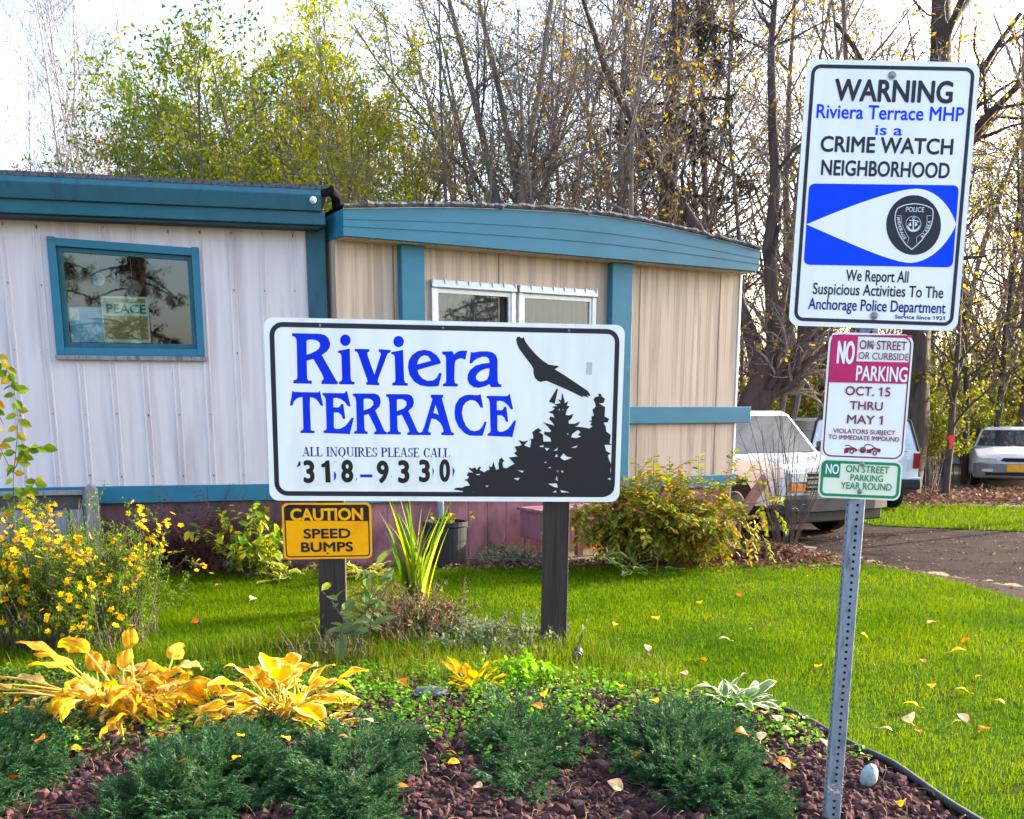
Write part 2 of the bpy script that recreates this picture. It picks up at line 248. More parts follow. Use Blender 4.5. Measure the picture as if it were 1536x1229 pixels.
DIG1=[[-8026,-3203,-7796,-3174,-7741,-4643,-8080,-4634,-8101,-3613,-8200,-3658,-8335,-3615,-8331,-3440,-8138,-3351]]
INQ=[[-9547,-2929,164,-2317]]
CRIME_T=[[-1989,3236,2157,758],[-2563,2635,2606,482],[-442,2108,501,359],[-2339,1484,2323,548],[-2255,675,2274,534],[-1093,-2991,1137,400],[-2239,-3496,2416,402],[-2364,-4037,2544,403],[766,-4268,2542,137]]
PANEL=[[-2641,152,-2627,249,-2584,318,-2513,361,-2414,376,2417,445,2515,433,2585,393,2628,325,2642,229,2663,-2181,2649,-2278,2608,-2348,2538,-2391,2439,-2406,-2408,-2467,-2508,-2454,-2580,-2413,-2623,-2343,-2637,-2245]]
EYE=[[-2642,-1059,-2143,-832,-1664,-621,-1206,-429,-774,-255,-369,-103,8,27,352,133,663,213,937,267,1173,292,1384,272,1583,219,1769,137,1942,30,2100,-98,2244,-244,2372,-401,2484,-567,2578,-738,2655,-908,2575,-1116,2477,-1316,2363,-1505,2233,-1681,2089,-1840,1931,-1981,1760,-2099,1579,-2193,1388,-2260,1187,-2297,986,-2289,746,-2252,466,-2186,146,-2093,-215,-1975,-617,-1834,-1060,-1669,-1545,-1485,-2072,-1281]]
DISC=[[2121,-947,2123,-1110,2101,-1269,2056,-1421,1989,-1563,1902,-1690,1795,-1799,1674,-1889,1539,-1955,1395,-1998,1245,-2015,1092,-2007,942,-1973,796,-1915,660,-1833,536,-1730,427,-1609,336,-1472,266,-1322,218,-1165,193,-1002,191,-839,214,-680,260,-528,328,-387,416,-261,523,-152,645,-64,779,2,923,44,1072,60,1224,52,1373,18,1518,-40,1654,-122,1777,-224,1885,-344,1976,-480,2046,-629,2095,-786]]
SHIELD=[[543,-417,655,-350,788,-294,961,-255,1136,-237,1313,-251,1492,-285,1634,-335,1756,-393,1798,-479,1810,-613,1807,-768,1790,-904,1752,-1040,1686,-1187,1599,-1316,1495,-1483,1370,-1633,1160,-1829,940,-1665,810,-1513,699,-1361,605,-1180,531,-998,495,-863,480,-728,482,-631,494,-534]]
RIBBON=[[544,-668,691,-664,718,-876,793,-1068,952,-1334,1030,-1439,986,-1625],[1747,-634,1601,-639,1618,-851,1596,-1045,1494,-1241,1292,-1402,1320,-1615]]
RING=[[1410,-934,1408,-994,1394,-1052,1366,-1104,1328,-1148,1281,-1182,1226,-1203,1168,-1212,1109,-1207,1051,-1188,998,-1158,953,-1116,917,-1065,893,-1009,881,-949,883,-888,898,-831,925,-779,963,-735,1011,-701,1065,-680,1123,-671,1183,-676,1240,-695,1293,-725,1338,-767,1374,-817,1398,-874]]
ANCHOR=[[987,-806,1302,-817,1304,-844,990,-837],[1100,-788,1154,-786,1179,-1173,1135,-1174],[924,-986,976,-1024,1032,-1109,1133,-1145,1159,-1173,1182,-1144,1287,-1102,1338,-1013,1374,-974,1366,-1061,1292,-1169,1163,-1216,1018,-1177,941,-1083],[961,-966,1033,-886,1083,-1021,1004,-1013],[1190,-882,1227,-862,1286,-976,1212,-1036],[1235,-842,1360,-858,1308,-888]]
ANCHORRING=[[1182,-741,1179,-758,1170,-772,1155,-780,1137,-780,1121,-773,1109,-760,1104,-743,1106,-726,1116,-713,1131,-705,1148,-704,1165,-711,1177,-724]]
LET1=[[600,-754,627,-840,647,-926,664,-1003,692,-1090,732,-1166,769,-1262,817,-1358,883,-1443]]
LET2=[[1485,-1358,1555,-1259,1615,-1160,1656,-1062,1677,-965,1697,-858]]
POL=[[843,-520,1482,164]]
CR_BOLT=[[-22,4136,10,-4201]]
PK_T=[[-1193,1157,-560,814],[-409,1711,1278,318],[-416,1355,1377,244],[-455,577,1388,536],[-795,39,829,328],[-597,-471,595,305],[-657,-985,636,318],[-1132,-1340,1123,160],[-1281,-1570,1288,160]]
PK_RED=[[-1436,480,1394,527,1429,1293,-480,1265,-481,2185,1461,2177,1442,2263,-1400,2183,-1438,1902]]
PK_CAR=[[-663,-2084,-673,-1953,-632,-1874,-444,-1849,-327,-1838,-204,-1904,-188,-1951,-267,-2008,-290,-1938,-400,-1883,-496,-1946,-513,-2036],[-652,-1762,-511,-1757,-294,-1878,-323,-1892,-520,-1793,-650,-1798],[-232,-1923,-73,-1917,-71,-1941,-230,-1947],[148,-2027,150,-1902,325,-1865,351,-1828,648,-1852,646,-1971,560,-2010,537,-1939,433,-1890,331,-1948,326,-2031],[-6,-1867,105,-1702,264,-1701,512,-1845,477,-1859,256,-1737,126,-1743,30,-1877]]
PK_WHEEL=[[-304,-1986,-308,-2022,-325,-2054,-352,-2076,-385,-2084,-419,-2078,-450,-2059,-471,-2029,-481,-1993,-477,-1957,-460,-1925,-433,-1903,-400,-1895,-365,-1900,-335,-1920,-313,-1950],[-351,-1988,-355,-2012,-368,-2030,-389,-2037,-410,-2031,-426,-2015,-434,-1991,-430,-1967,-416,-1949,-396,-1942,-375,-1948,-358,-1964],[531,-2011,527,-2047,510,-2079,483,-2101,450,-2109,416,-2103,386,-2084,364,-2054,354,-2018,358,-1982,375,-1950,402,-1928,435,-1920,469,-1926,500,-1945,521,-1975],[484,-2013,480,-2037,467,-2055,446,-2062,425,-2056,409,-2040,402,-2016,405,-1992,419,-1974,439,-1967,460,-1973,476,-1989]]
PK_BOLT=[[9,1894,5,-1926]]
GR_T=[[-1279,161,-798,357],[-543,251,1021,255],[-360,-57,828,238],[-685,-364,1159,250]]
GR_NO=[[-1354,616,-750,617,-759,33,-1359,37]]
GR_BOLT=[[11,572,13,-442]]
CA_T=[[-2616,716,2188,824],[-1805,-485,1314,660],[-2008,-1388,1454,664]]
CA_TOP=[[-2964,747,-2927,1584,-2704,1799,2352,1701,2564,1531,2540,652]]
CA_BOLT=[[-260,-1490,-705,1395]]
CA_CORN=[[-3106,2003,2772,1781,2670,-1962,-3224,-1788]]
POSE_BIG=[[-0.427,6.94,1.579],[0.9945,0.1038,-0.013],[-0.1038,0.9946,0.0],[0.0129,0.0013,0.9999]]
POSE_CR=[[1.3333,3.922,2.351],[0.9972,-0.0639,-0.0385],[0.0597,0.993,-0.102],[0.0447,0.0994,0.994]]
POSE_PK=[[1.301,3.853,1.645],[0.9972,-0.0639,-0.0385],[0.0597,0.993,-0.102],[0.0447,0.0994,0.994]]
POSE_GR=[[1.2857,3.82,1.3467],[0.9972,-0.0639,-0.0385],[0.0597,0.993,-0.102],[0.0447,0.0994,0.994]]
POSE_CA=[[-1.2163,6.868,0.8005],[0.9946,0.1038,0.0],[-0.1038,0.9946,0.0],[0.0,0.0,1.0]]
# ---------------------------------------------------------------- writing and flat shapes
_tx = {}
def text_arr(s, bold, raw=False):
    k = (s, bold, raw)
    if k not in _tx:
        cu = bpy.data.curves.new('t', 'FONT'); cu.body = s; cu.offset = bold; cu.resolution_u = 4
        ob = bpy.data.objects.new('t', cu); C.objects.link(ob)
        bpy.context.view_layer.update()
        me = bpy.data.meshes.new_from_object(ob.evaluated_get(bpy.context.evaluated_depsgraph_get()))
        me.calc_loop_triangles()
        V = np.array([v.co[:2] for v in me.vertices]); F = np.array([t.vertices[:] for t in me.loop_triangles])
        if '1' in s and not raw:                                  # this typeface draws 1 as a bare bar: give it a flag
            for i in [i for i, c in enumerate(s) if c == '1']:
                one = text_arr('1', bold, True)[0]; h = one[:, 1].max(); xr = text_arr(s[:i + 1], bold, True)[0][:, 0].max()
                xl = xr - np.ptp(one[:, 0]); n = len(V)
                V = np.vstack([V, [(xl, h), (xl - .2 * h, .80 * h), (xl - .2 * h, .69 * h), (xl + .01, .83 * h)]]); F = np.vstack([F, [(n, n + 1, n + 2), (n, n + 2, n + 3)]])
        bpy.data.objects.remove(ob); bpy.data.curves.remove(cu); bpy.data.meshes.remove(me)
        _tx[k] = (V, F)
    return _tx[k]
def put_text(m, s, line, y, mi=0, bold=0., capref='H'):
    """line = x0, z0, x1, cap height in 0.1 mm on the board"""
    x0, z0, x1, cap = [v * 1e-4 for v in line]
    V, F = text_arr(s, 0.); H = text_arr(capref, 0.)[0]; e = bold * cap
    sx = (x1 - x0 - 2 * e) / np.ptp(V[:, 0]); b = H[:, 1].min(); sz = (cap - 2 * e) / np.ptp(H[:, 1])
    X = (V[:, 0] - V[:, 0].min()) * sx + x0 + e; Zz = (V[:, 1] - b) * sz + z0 + e
    for k, (dx, dz) in enumerate([(0, 0), (1, 0), (-1, 0), (0, 1), (0, -1), (.7, .7), (-.7, .7), (.7, -.7), (-.7, -.7)] if bold else [(0, 0)]):
        m.add(np.stack([X + dx * e, np.full(len(X), y - k * .00004), Zz + dz * e], 1), F, mi)
def put_letter(m, s, x, z, h, rot, y, mi=0, bold=.01):
    V, F = text_arr(s, bold); H = text_arr('H', bold)[0]
    W = (V - [(V[:, 0].min() + V[:, 0].max()) / 2, np.ptp(H[:, 1]) / 2]) * h / np.ptp(H[:, 1])
    c, n = math.cos(rot), math.sin(rot)
    m.add(np.stack([x + W[:, 0] * c - W[:, 1] * n, np.full(len(W), y), z + W[:, 0] * n + W[:, 1] * c], 1), F, mi)
def put_poly(m, loops, y, mi=0, sc=1e-4):
    """outlines (holes as further outlines) filled flat; flat lists x,z,x,z"""
    cu = bpy.data.curves.new('p', 'CURVE'); cu.dimensions = '2D'; cu.fill_mode = 'BOTH'
    for l in loops:
        p = np.array(l, float).reshape(-1, 2) * sc * 10
        sp = cu.splines.new('POLY'); sp.points.add(len(p) - 1); sp.use_cyclic_u = True
        for i, q in enumerate(p): sp.points[i].co = (q[0], q[1], 0, 1)
    ob = bpy.data.objects.new('p', cu); C.objects.link(ob); bpy.context.view_layer.update()
    me = bpy.data.meshes.new_from_object(ob.evaluated_get(bpy.context.evaluated_depsgraph_get())); me.calc_loop_triangles()
    V = np.array([v.co[:] for v in me.vertices]) / 10; F = np.array([t.vertices[:] for t in me.loop_triangles])
    bpy.data.objects.remove(ob); bpy.data.curves.remove(cu); bpy.data.meshes.remove(me)
    if len(F): m.add(np.stack([V[:, 0], np.full(len(V), y), V[:, 1]], 1), F, mi)
def rrect(x0, x1, z0, z1, r, n=7):
    o = []
    for cx, cz, a in ((x1 - r, z1 - r, 0), (x0 + r, z1 - r, 90), (x0 + r, z0 + r, 180), (x1 - r, z0 + r, 270)):
        for t in np.linspace(0, 90, n): o.append((cx + r * math.cos(R_(a + t)), cz + r * math.sin(R_(a + t))))
    return o
def ring(m, x0, x1, z0, z1, r, t, y, mi=0):
    A = rrect(x0, x1, z0, z1, r); B = rrect(x0 + t, x1 - t, z0 + t, z1 - t, max(.002, r - t)); n = len(A)
    V = [(p[0], y, p[1]) for p in A + B]
    m.add(V, [(i, (i + 1) % n, n + (i + 1) % n, n + i) for i in range(n)], mi)
def stroke(m, pts, wd, y, mi=0, closed=False):
    P = np.array(pts, float).reshape(-1, 2) * 1e-4
    if closed: P = np.vstack([P, P[:1]])
    for a, b in zip(P[:-1], P[1:]):
        d = b - a; L = np.linalg.norm(d); d /= L + 1e-9; n = np.array([-d[1], d[0]]) * wd / 2; e = d * wd * .3
        q = [a - n - e, b - n + e, b + n + e, a + n - e]
        m.add([(p[0], y, p[1]) for p in q], [(0, 1, 2, 3)], mi)
def board(name, w_, h_, r, t, parent, face, back):
    m = M(); P = rrect(-w_ / 2, w_ / 2, -h_ / 2, h_ / 2, r); n = len(P)
    V = [(p[0], 0, p[1]) for p in P] + [(p[0], t, p[1]) for p in P]
    m.add(V[:n], [list(range(n))], 0); m.add(V[n:], [list(range(n))[::-1]], 1)
    m.add(V, [(i, n + i, n + (i + 1) % n, (i + 1) % n) for i in range(n)], 1)
    return m.build(name, [face, back], parent)
def bolthead(parent, x, z, r, mt, y=-.002, nm='bolt'):
    m = M(); n = 12; th = np.linspace(0, 2 * np.pi, n, endpoint=False); V = []
    for rr, yy in ((r * 1.35, y), (r * 1.35, y - .0015), (r, y - .002), (r * .8, y - .006), (r * .3, y - .007)):
        V += [(x + rr * math.cos(a), yy, z + rr * math.sin(a)) for a in th]
    for k in range(4): m.add(V[k * n:(k + 2) * n], [(i, (i + 1) % n, n + (i + 1) % n, n + i) for i in range(n)])
    m.add(V[4 * n:], [list(range(n))])
    return m.build(nm, mt, parent)
def posed(name, label, cat, pose):
    c, r, n, a = [Vector(v) for v in pose]
    o = thing(name, label, cat)
    o.matrix_world = Matrix(((r.x, n.x, a.x, c.x), (r.y, n.y, a.y, c.y), (r.z, n.z, a.z, c.z), (0, 0, 0, 1)))
    return o
# a small roman alphabet for the line of serif capitals: thick and thin strokes with serifs, cap height 1
def _q(m, pts, F, mi, y): m.add([F(p, y) for p in pts], [(0, 1, 2, 3)], mi)
SERIF = {
 'I': (.42, [('v', .21, 0, 1)]), 'L': (.72, [('v', .18, 0, 1), ('h', .1, .66, .0), ('t', .66, 0, .26)]),
 'E': (.74, [('v', .18, 0, 1), ('h', .1, .66, 0), ('h', .1, .62, 1), ('h', .2, .48, .5), ('t', .67, 0, .24), ('t', .63, .78, 1), ('t', .48, .4, .6)]),
 'A': (.90, [('d', .1, 0, .42, 1, .05), ('d', .72, 0, .44, 1, .17), ('h', .25, .6, .32), ('s', .1, 0, .15), ('s', .74, 0, .17)]),
 'N': (.92, [('v2', .16, 0, 1, .06), ('v2', .78, 0, 1, .06), ('d', .76, 0, .14, 1, .17), ('s', .16, 0, .14), ('s', .78, 1, .14)]),
 'U': (.92, [('v', .2, .25, 1), ('v2', .76, .25, 1, .06), ('arc', .48, .3, .29, .3, 180, 360), ('s', .2, 1, .18), ('s', .76, 1, .14)]),
 'C': (.86, [('arcC', .46, .5, .36, .5, 45, 318), ('t', .76, .68, 1)]),
 'Q': (1.0, [('arcC', .5, .5, .40, .5, 0, 360), ('d', .82, -.26, .5, 0, .12)]),
 'R': (.92, [('v', .18, 0, 1), ('arcR', .3, .76, .36, .24), ('h', .2, .4, 1), ('h', .2, .4, .52), ('d', .76, 0, .4, .52, .16), ('s', .78, 0, .12)]),
 'P': (.78, [('v', .18, 0, 1), ('arcR', .3, .74, .36, .26), ('h', .2, .4, 1), ('h', .2, .4, .48)]),
 'S': (.66, [('arcS', .33, .74, .23, .24, 30, 270), ('arcS', .33, .26, .25, .26, 90, -150), ('t', .55, .72, .98), ('t', .09, .02, .28)]),
}
def serif_line(m, s, box, y, mi=0):
    x0, z0, x1, z1 = [v * 1e-4 for v in box]; cap = z1 - z0
    adv = [SERIF[c][0] if c != ' ' else .42 for c in s]; sx = (x1 - x0) / sum(adv); x = x0
    for c, a in zip(s, adv):
        if c != ' ':
            def P(u, v): return (x + u * sx, y, z0 + v * cap)
            def quad(L): m.add([P(*p) for p in L], [(0, 1, 2, 3)], mi)
            def arc(cx, cy, rx, ry, a0, a1, thick):
                tt = np.linspace(R_(a0), R_(a1), 15)
                for p, q in zip(tt[:-1], tt[1:]):
                    w1, w2 = (.05 + thick * abs(math.cos(p)), .05 + thick * abs(math.cos(q)))
                    quad([(cx + rx * math.cos(p), cy + ry * math.sin(p)), (cx + rx * math.cos(q), cy + ry * math.sin(q)), (cx + (rx - w2) * math.cos(q), cy + (ry - w2 * .8) * math.sin(q)), (cx + (rx - w1) * math.cos(p), cy + (ry - w1 * .8) * math.sin(p))])
            for t in SERIF[c][1]:
                k = t[0]
                if k == 'v':
                    quad([(t[1] - .09, t[2]), (t[1] + .09, t[2]), (t[1] + .09, t[3]), (t[1] - .09, t[3])])
                    if t[2] == 0:
                        quad([(t[1] - .2, 0), (t[1] + .2, 0), (t[1] + .2, .06), (t[1] - .2, .06)])
                    if c in 'ILERP': quad([(t[1] - .2, .94), (t[1] + .2, .94), (t[1] + .2, 1), (t[1] - .2, 1)])
                elif k == 'v2': quad([(t[1] - t[4] / 2, t[2]), (t[1] + t[4] / 2, t[2]), (t[1] + t[4] / 2, t[3]), (t[1] - t[4] / 2, t[3])])
                elif k == 'h':
                    zz = min(max(t[3], .03), .97); quad([(t[1], zz - .035), (t[2], zz - .035), (t[2], zz + .035), (t[1], zz + .035)])
                elif k == 't': quad([(t[1] - .03, t[2]), (t[1] + .03, t[2]), (t[1] + .03, t[3]), (t[1] - .03, t[3])])
                elif k == 'd': quad([(t[1] - t[5] / 2, t[2]), (t[1] + t[5] / 2, t[2]), (t[3] + t[5] / 2, t[4]), (t[3] - t[5] / 2, t[4])])
                elif k == 's':
                    zz = .03 if t[2] == 0 else .97; quad([(t[1] - t[3], zz - .03), (t[1] + t[3], zz - .03), (t[1] + t[3], zz + .03), (t[1] - t[3], zz + .03)])
                elif k == 'arc': arc(t[1], t[2], t[3] + .04, t[4], t[5], t[6], .05)
                elif k == 'arcC': arc(t[1], t[2], t[3] + .04, t[4], t[5], t[6], .15)
                elif k == 'arcR': arc(t[1] + .06, t[2], t[3], t[4], -90, 90, .15)
                elif k == 'arcS': arc(t[1], t[2], t[3] + .03, t[4], t[5], t[6], .10)
        x += a * sx

# ---------------------------------------------------------------- entrance sign on two posts
L1, L2, L3 = -.0012, -.0022, -.0032
sg = posed('entrance_sign', 'wide white sign board on two dark posts with big blue letters and an eagle', 'sign', POSE_BIG)
board('panel', 2.352, 1.17, .06, .02, sg, K['white_sign'], K['whiteframe'])
m = M(); ring(m, -1.142, 1.142, -.553, .557, .085, .031, L1); m.build('border', K['navy'], sg)
for q in (RIVIERA, TERRACE):
    m = M(); put_poly(m, q, L1); m.build('lettering', K['blue'], sg)
m = M(); serif_line(m, 'ALL INQUIRES PLEASE CALL', INQ[0], L1); m.build('lettering', mat('ink_blue', (10, 24, 130), .5, spec=.15), sg)
for b in BITS:
    m = M(); put_poly(m, [b], L1); m.build('old_number', K['blue'], sg)
m = M(); put_poly(m, EAGLE, L1); m.build('eagle', K['eagle'], sg)
m = M(); put_poly(m, FOREST[:-1], L2); put_poly(m, FOREST[-1:], L2); m.build('forest', K['eagle'], sg)
m = M(); put_poly(m, PATCH, L1); m.build('worn_patch', mat('worn_patch', [(170, 172, 176), (210, 214, 216)], .8, (200, 200, 60)), sg)
wp = mat('digit_plate', (236, 240, 242), .35)
for ch, bx in zip('3189330', DIGITS):
    a = np.array(bx) * 1e-4; m = M(); pd = .016
    m.box(a[0] - pd, a[2] + pd, L2, L1 * .5, a[1] - .014, a[3] + .012, 0)
    if ch == '1': put_poly(m, DIG1, L3, 1)
    else: put_text(m, ch, (bx[0], bx[1], bx[2], bx[3] - bx[1]), L3, 1, .045, capref=ch)
    m.build('digit', [wp, K['black']], sg)
for x in (-.82, -.03, .80):
    bolthead(sg, x, .541, .006, K['bolt'], L2, 'screw')
bolthead(sg, .745, -.38, .006, K['bolt'], L3, 'screw')
iv = sg.matrix_world.inverted()
def timber(name, x0, x1, z0, z1, y0, y1, par, mt):
    m = M(); m.box(x0, x1, y0, y1, z0, z1)
    o = m.build(name, mt, par, bevel=.006); return o
for xa, xb in ((-.870, -.690), (.665, .838)):
    timber('post', xa, xb, -1.64, .40, .022, .12, sg, K['post'])

# caution sign nailed to the left post
cs = posed('caution_sign', 'amber and black speed bump sign nailed to the left dark post', 'sign', POSE_CA)
a = np.array(CA_CORN[0]).reshape(-1, 2) * 1e-4; x0, x1 = a[[0, 3], 0].mean(), a[[1, 2], 0].mean(); z0, z1 = a[[2, 3], 1].mean(), a[[0, 1], 1].mean()
cen = np.array([(x0 + x1) / 2, 0, (z0 + z1) / 2])
bo = board('panel', x1 - x0, z1 - z0, .035, .004, cs, K['amber'], K['alu']); bo.location = cen
m = M(); ring(m, x0 + .014, x1 - .014, z0 + .014, z1 - .014, .026, .008, L1); put_poly(m, CA_TOP, L1); m.build('black_print', K['black'], cs)
for s, l, mt_ in zip(('CAUTION', 'SPEED', 'BUMPS'), CA_T, (K['amber'], K['black'], K['black'])):
    m = M(); put_text(m, s, l, L2, 0, .045); m.build('lettering', mt_, cs)
for i in (0, 2): bolthead(cs, CA_BOLT[0][i] * 1e-4, CA_BOLT[0][i + 1] * 1e-4, .005, K['rustbolt'], L2)

# steel sign pole, leaning, with punched holes and a tape band
ax = Vector((.045, .10, 1)).normalized(); base = Vector((1.227, 3.688, 0))
r0 = Vector((math.cos(-.06), math.sin(-.06), 0)); r0 = (r0 - r0.dot(ax) * ax).normalized(); n0 = ax.cross(r0)
pole = posed('sign_pole', 'galvanised steel pole with punched holes leaning at the bed edge', 'pole', (base + n0 * .037, r0, n0, ax))
HW = .0285
m = M(); P = rrect(-HW, HW, -HW, HW, .006, 4)
m.prism([(p[0], p[1]) for p in P], -.45, 2.79, 'z'); tb = m.build('tube', K['galv'], pole, bevel=0)
m = M(); th = np.linspace(0, 2 * np.pi, 12, endpoint=False); N_ = 108
zz = -.05 + np.arange(N_) * .0262
for z in zz:
    m.add([(.0055 * math.cos(t), -HW - .0008, z + .0055 * math.sin(t)) for t in th], [list(range(12))])
m.build('punched_holes', K['hole'], pole); m = M()
for z in zz:
    m.add([(-HW - .0008, .0055 * math.cos(t), z + .0055 * math.sin(t)) for t in th], [list(range(12))[::-1]])
m.build('punched_holes', K['hole'], pole)
m = M(); P = rrect(-HW - .0012, HW + .0012, -HW - .0012, HW + .0012, .006, 4); m.prism([(p[0], p[1]) for p in P], .155, .2, 'z')
m.build('tape_band', mat('tape', [(190, 192, 196), (120, 124, 130), (220, 222, 224)], .25, (90, 90, 90), .6, metal=.5), pole)

def zrange(bx): return bx
# crime watch sign
cr = posed('warning_sign', 'tall white warning sign with a blue eye panel, topmost on the steel pole', 'sign', POSE_CR)
board('panel', .604, .928, .035, .003, cr, K['white_sign'], K['alu'])
m = M(); ring(m, -.285, .285, -.447, .447, .033, .0125, L1); m.build('border', K['navy'], cr)
T = CRIME_T; DEEP = mat('deep_blue', (16, 34, 124), .5, spec=.15)
for s, l, mi, b in zip(('WARNING', 'Riviera Terrace MHP', 'is a', 'CRIME WATCH', 'NEIGHBORHOOD', 'We Report All', 'Suspicious Activities To The', 'Anchorage Police Department', 'Service Since 1921'), T,
                       (0, 1, 1, 0, 0, 2, 2, 3, 3), (.035, .02, .02, .03, .025, .015, .015, .015, .03)):
    m = M(); put_text(m, s, l, L1, 0, b); m.build('lettering', [K['navy'], K['royal'], K['black'], DEEP][mi], cr)
m = M(); put_poly(m, PANEL, L1); put_poly(m, EYE, L2, 1); m.build('eye_panel', [K['royal'], K['white_sign']], cr)
m = M(); put_poly(m, DISC, L3); L4, L5 = -.0042, -.0052
stroke(m, SHIELD[0], .0032, L4, 1, True)
for q in RIBBON: stroke(m, q, .0012, L4, 1)
stroke(m, RING[0], .0016, L4, 1, True); stroke(m, ANCHORRING[0], .0018, L4, 1, True)
for q in ANCHOR: put_poly(m, [q], L5, 1)
put_text(m, 'POLICE', POL[0], L4, 1, .01)
def along(word, pts, flip):
    P = np.array(pts, float).reshape(-1, 2) * 1e-4; t = np.linspace(0, len(P) - 1, len(word))
    for c, q in zip(word, t):
        i = min(int(q), len(P) - 2); f = q - i; p = P[i] * (1 - f) + P[i + 1] * f; d = P[i + 1] - P[i]
        put_letter(m, c, p[0], p[1], .0105, math.atan2(d[1], d[0]), L4, 1, .02)
along('ANCHORAGE', LET1[0], 0); along('ALASKA', LET2[0], 0)
m.build('police_badge', [K['navy'], mat('badge_white', (225, 228, 235), .45)], cr)
for i in (0, 2): bolthead(cr, CR_BOLT[0][i] * 1e-4, CR_BOLT[0][i + 1] * 1e-4, .0105, K['bolt'], L3)

# no parking sign
pk = posed('parking_sign', 'white and magenta no parking sign with maroon print, middle of the pole', 'sign', POSE_PK)
board('panel', .304, .457, .036, .002, pk, K['white_sign'], K['alu'])
m = M(); ring(m, -.145, .145, -.221, .221, .032, .005, L1); m.build('border', K['maroon'], pk)
m = M(); put_poly(m, PK_RED, L2, 0); m.build('magenta_block', K['magenta'], pk)
m = M()
for s, l, mi, b in zip(('NO', 'ON STREET', 'OR CURBSIDE', 'PARKING', 'OCT. 15', 'THRU', 'MAY 1', 'VIOLATORS SUBJECT', 'TO IMMEDIATE IMPOUND'), PK_T,
                       (1, 0, 0, 1, 0, 0, 0, 0, 0), (.03, .012, .005, .02, .022, .022, .022, .02, .02)):
    m = M(); put_text(m, s, l, L3, 0, b); m.build('lettering', [K['maroon'], K['white_sign']][mi], pk)
m = M()
for q in PK_CAR: put_poly(m, [q], L1)
for q, mi in zip(PK_WHEEL, (1, 0, 1, 0)): pass
put_poly(m, PK_WHEEL[:2], L2); put_poly(m, PK_WHEEL[2:], L2); m.build('tow_symbol', K['maroon'], pk)
bolthead(pk, PK_BOLT[0][0] * 1e-4, PK_BOLT[0][1] * 1e-4, .0085, K['bolt'], L3); bolthead(pk, PK_BOLT[0][2] * 1e-4, PK_BOLT[0][3] * 1e-4, .0085, K['rustbolt'], L3)

gr = posed('parking_sign', 'small white sign with green border, lowest on the steel pole', 'sign', POSE_GR)
board('panel', .300, .1435, .026, .002, gr, K['cream'], K['alu'])
m = M(); ring(m, -.144, .144, -.0655, .0655, .022, .010, L1); m.build('border', K['signgreen'], gr)
m = M(); put_poly(m, GR_NO, L2); m.build('green_block', K['signgreen'], gr)
m = M()
for s, l, mi, b in zip(('NO', 'ON STREET', 'PARKING', 'YEAR ROUND'), GR_T, (1, 0, 0, 0), (.02, .015, .015, .015)):
    m = M(); put_text(m, s, l, L3, 0, b); m.build('lettering', [K['signgreen'], K['white_sign']][mi], gr)
for i in (0, 2): bolthead(gr, GR_BOLT[0][i] * 1e-4, GR_BOLT[0][i + 1] * 1e-4, .007, K['bolt'], L3)
# ---------------------------------------------------------------- ground
def inpoly(P, X, Y):
    P = np.array(P); ins = np.zeros(X.shape, bool); j = len(P) - 1
    for i in range(len(P)):
        xi, yi = P[i]; xj, yj = P[j]
        c = ((yi > Y) != (yj > Y)) & (X < (xj - xi) * (Y - yi) / (yj - yi + 1e-12) + xi); ins ^= c; j = i
    return ins
def sst(a, b, x): t = np.clip((x - a) / (b - a), 0, 1); return t * t * (3 - 2 * t)
def GZ(x, y):
    x = np.asarray(x, float); y = np.asarray(y, float)
    xl = np.interp(y, [2, 6.5, 8.5, 9.9, 11.3, 13, 30], [5.6, 4.75, 4.32, 4.12, 3.31, 2.8, 1])
    dip = -.13 * sst(0, 1.2, x - xl) * sst(30, 20, y)
    bed = .05 * sst(6.3, 5.2, y) * sst(1.9, 1.2, x) * sst(1.5, 3, y)
    und = .012 * np.sin(x * 2.1 + y * .7) * np.cos(y * 1.7) * sst(14, 10, y)
    return dip + bed + und
def sheet(name, poly, cell, dz, mt, kind='structure'):
    P = np.array(poly); x0, y0 = P.min(0); x1, y1 = P.max(0)
    xs = np.arange(x0, x1 + cell, cell); ys = np.arange(y0, y1 + cell, cell)
    X, Y = np.meshgrid(xs, ys); n = len(xs)
    cx = X[:-1, :-1] + cell / 2; cy = Y[:-1, :-1] + cell / 2
    k = np.argwhere(inpoly(poly, cx, cy)); i = k[:, 0] * n + k[:, 1]
    F = np.stack([i, i + 1, i + n + 1, i + n], 1); V = np.stack([X, Y, GZ(X, Y) + dz], -1).reshape(-1, 3)
    u, inv = np.unique(F, return_inverse=True)
    o = M().add(V[u], inv.reshape(F.shape)).build(name, mt, smooth=True); return tag(o, kind=kind)
BED = [(-4.4, 2.2), (-4.4, 6.25), (-3.17, 6.16), (-2.07, 6.33), (-.97, 6.33), (-.61, 6.2), (-.29, 6.3), (.38, 6.08), (1.07, 5.64), (1.44, 5.16), (1.55, 4.83), (1.69, 4.4), (1.78, 3.85), (1.85, 3.2), (1.9, 2.2)]
LAWN = BED[1:][::-1] + [(-7, 6.25), (-7, 9.2), (-3.9, 10.1), (-1.2, 10.35), (.3, 10.5), (1.7, 10.6), (2.6, 10.75), (3.31, 11.3), (3.77, 10.8), (4.12, 9.92), (4.3, 9.16), (4.36, 8.5), (4.75, 6.5), (5.6, 2.2)]
DRIVE = [(4.36, 8.5), (4.3, 9.16), (4.12, 9.92), (3.77, 10.8), (3.31, 11.3), (2.9, 12.9), (1.5, 20), (4.2, 20), (5.5, 15.6), (7.4, 14.8), (10, 13.9), (16, 12.5), (22, 10), (22, 2), (5.6, 2), (4.75, 6.5)]
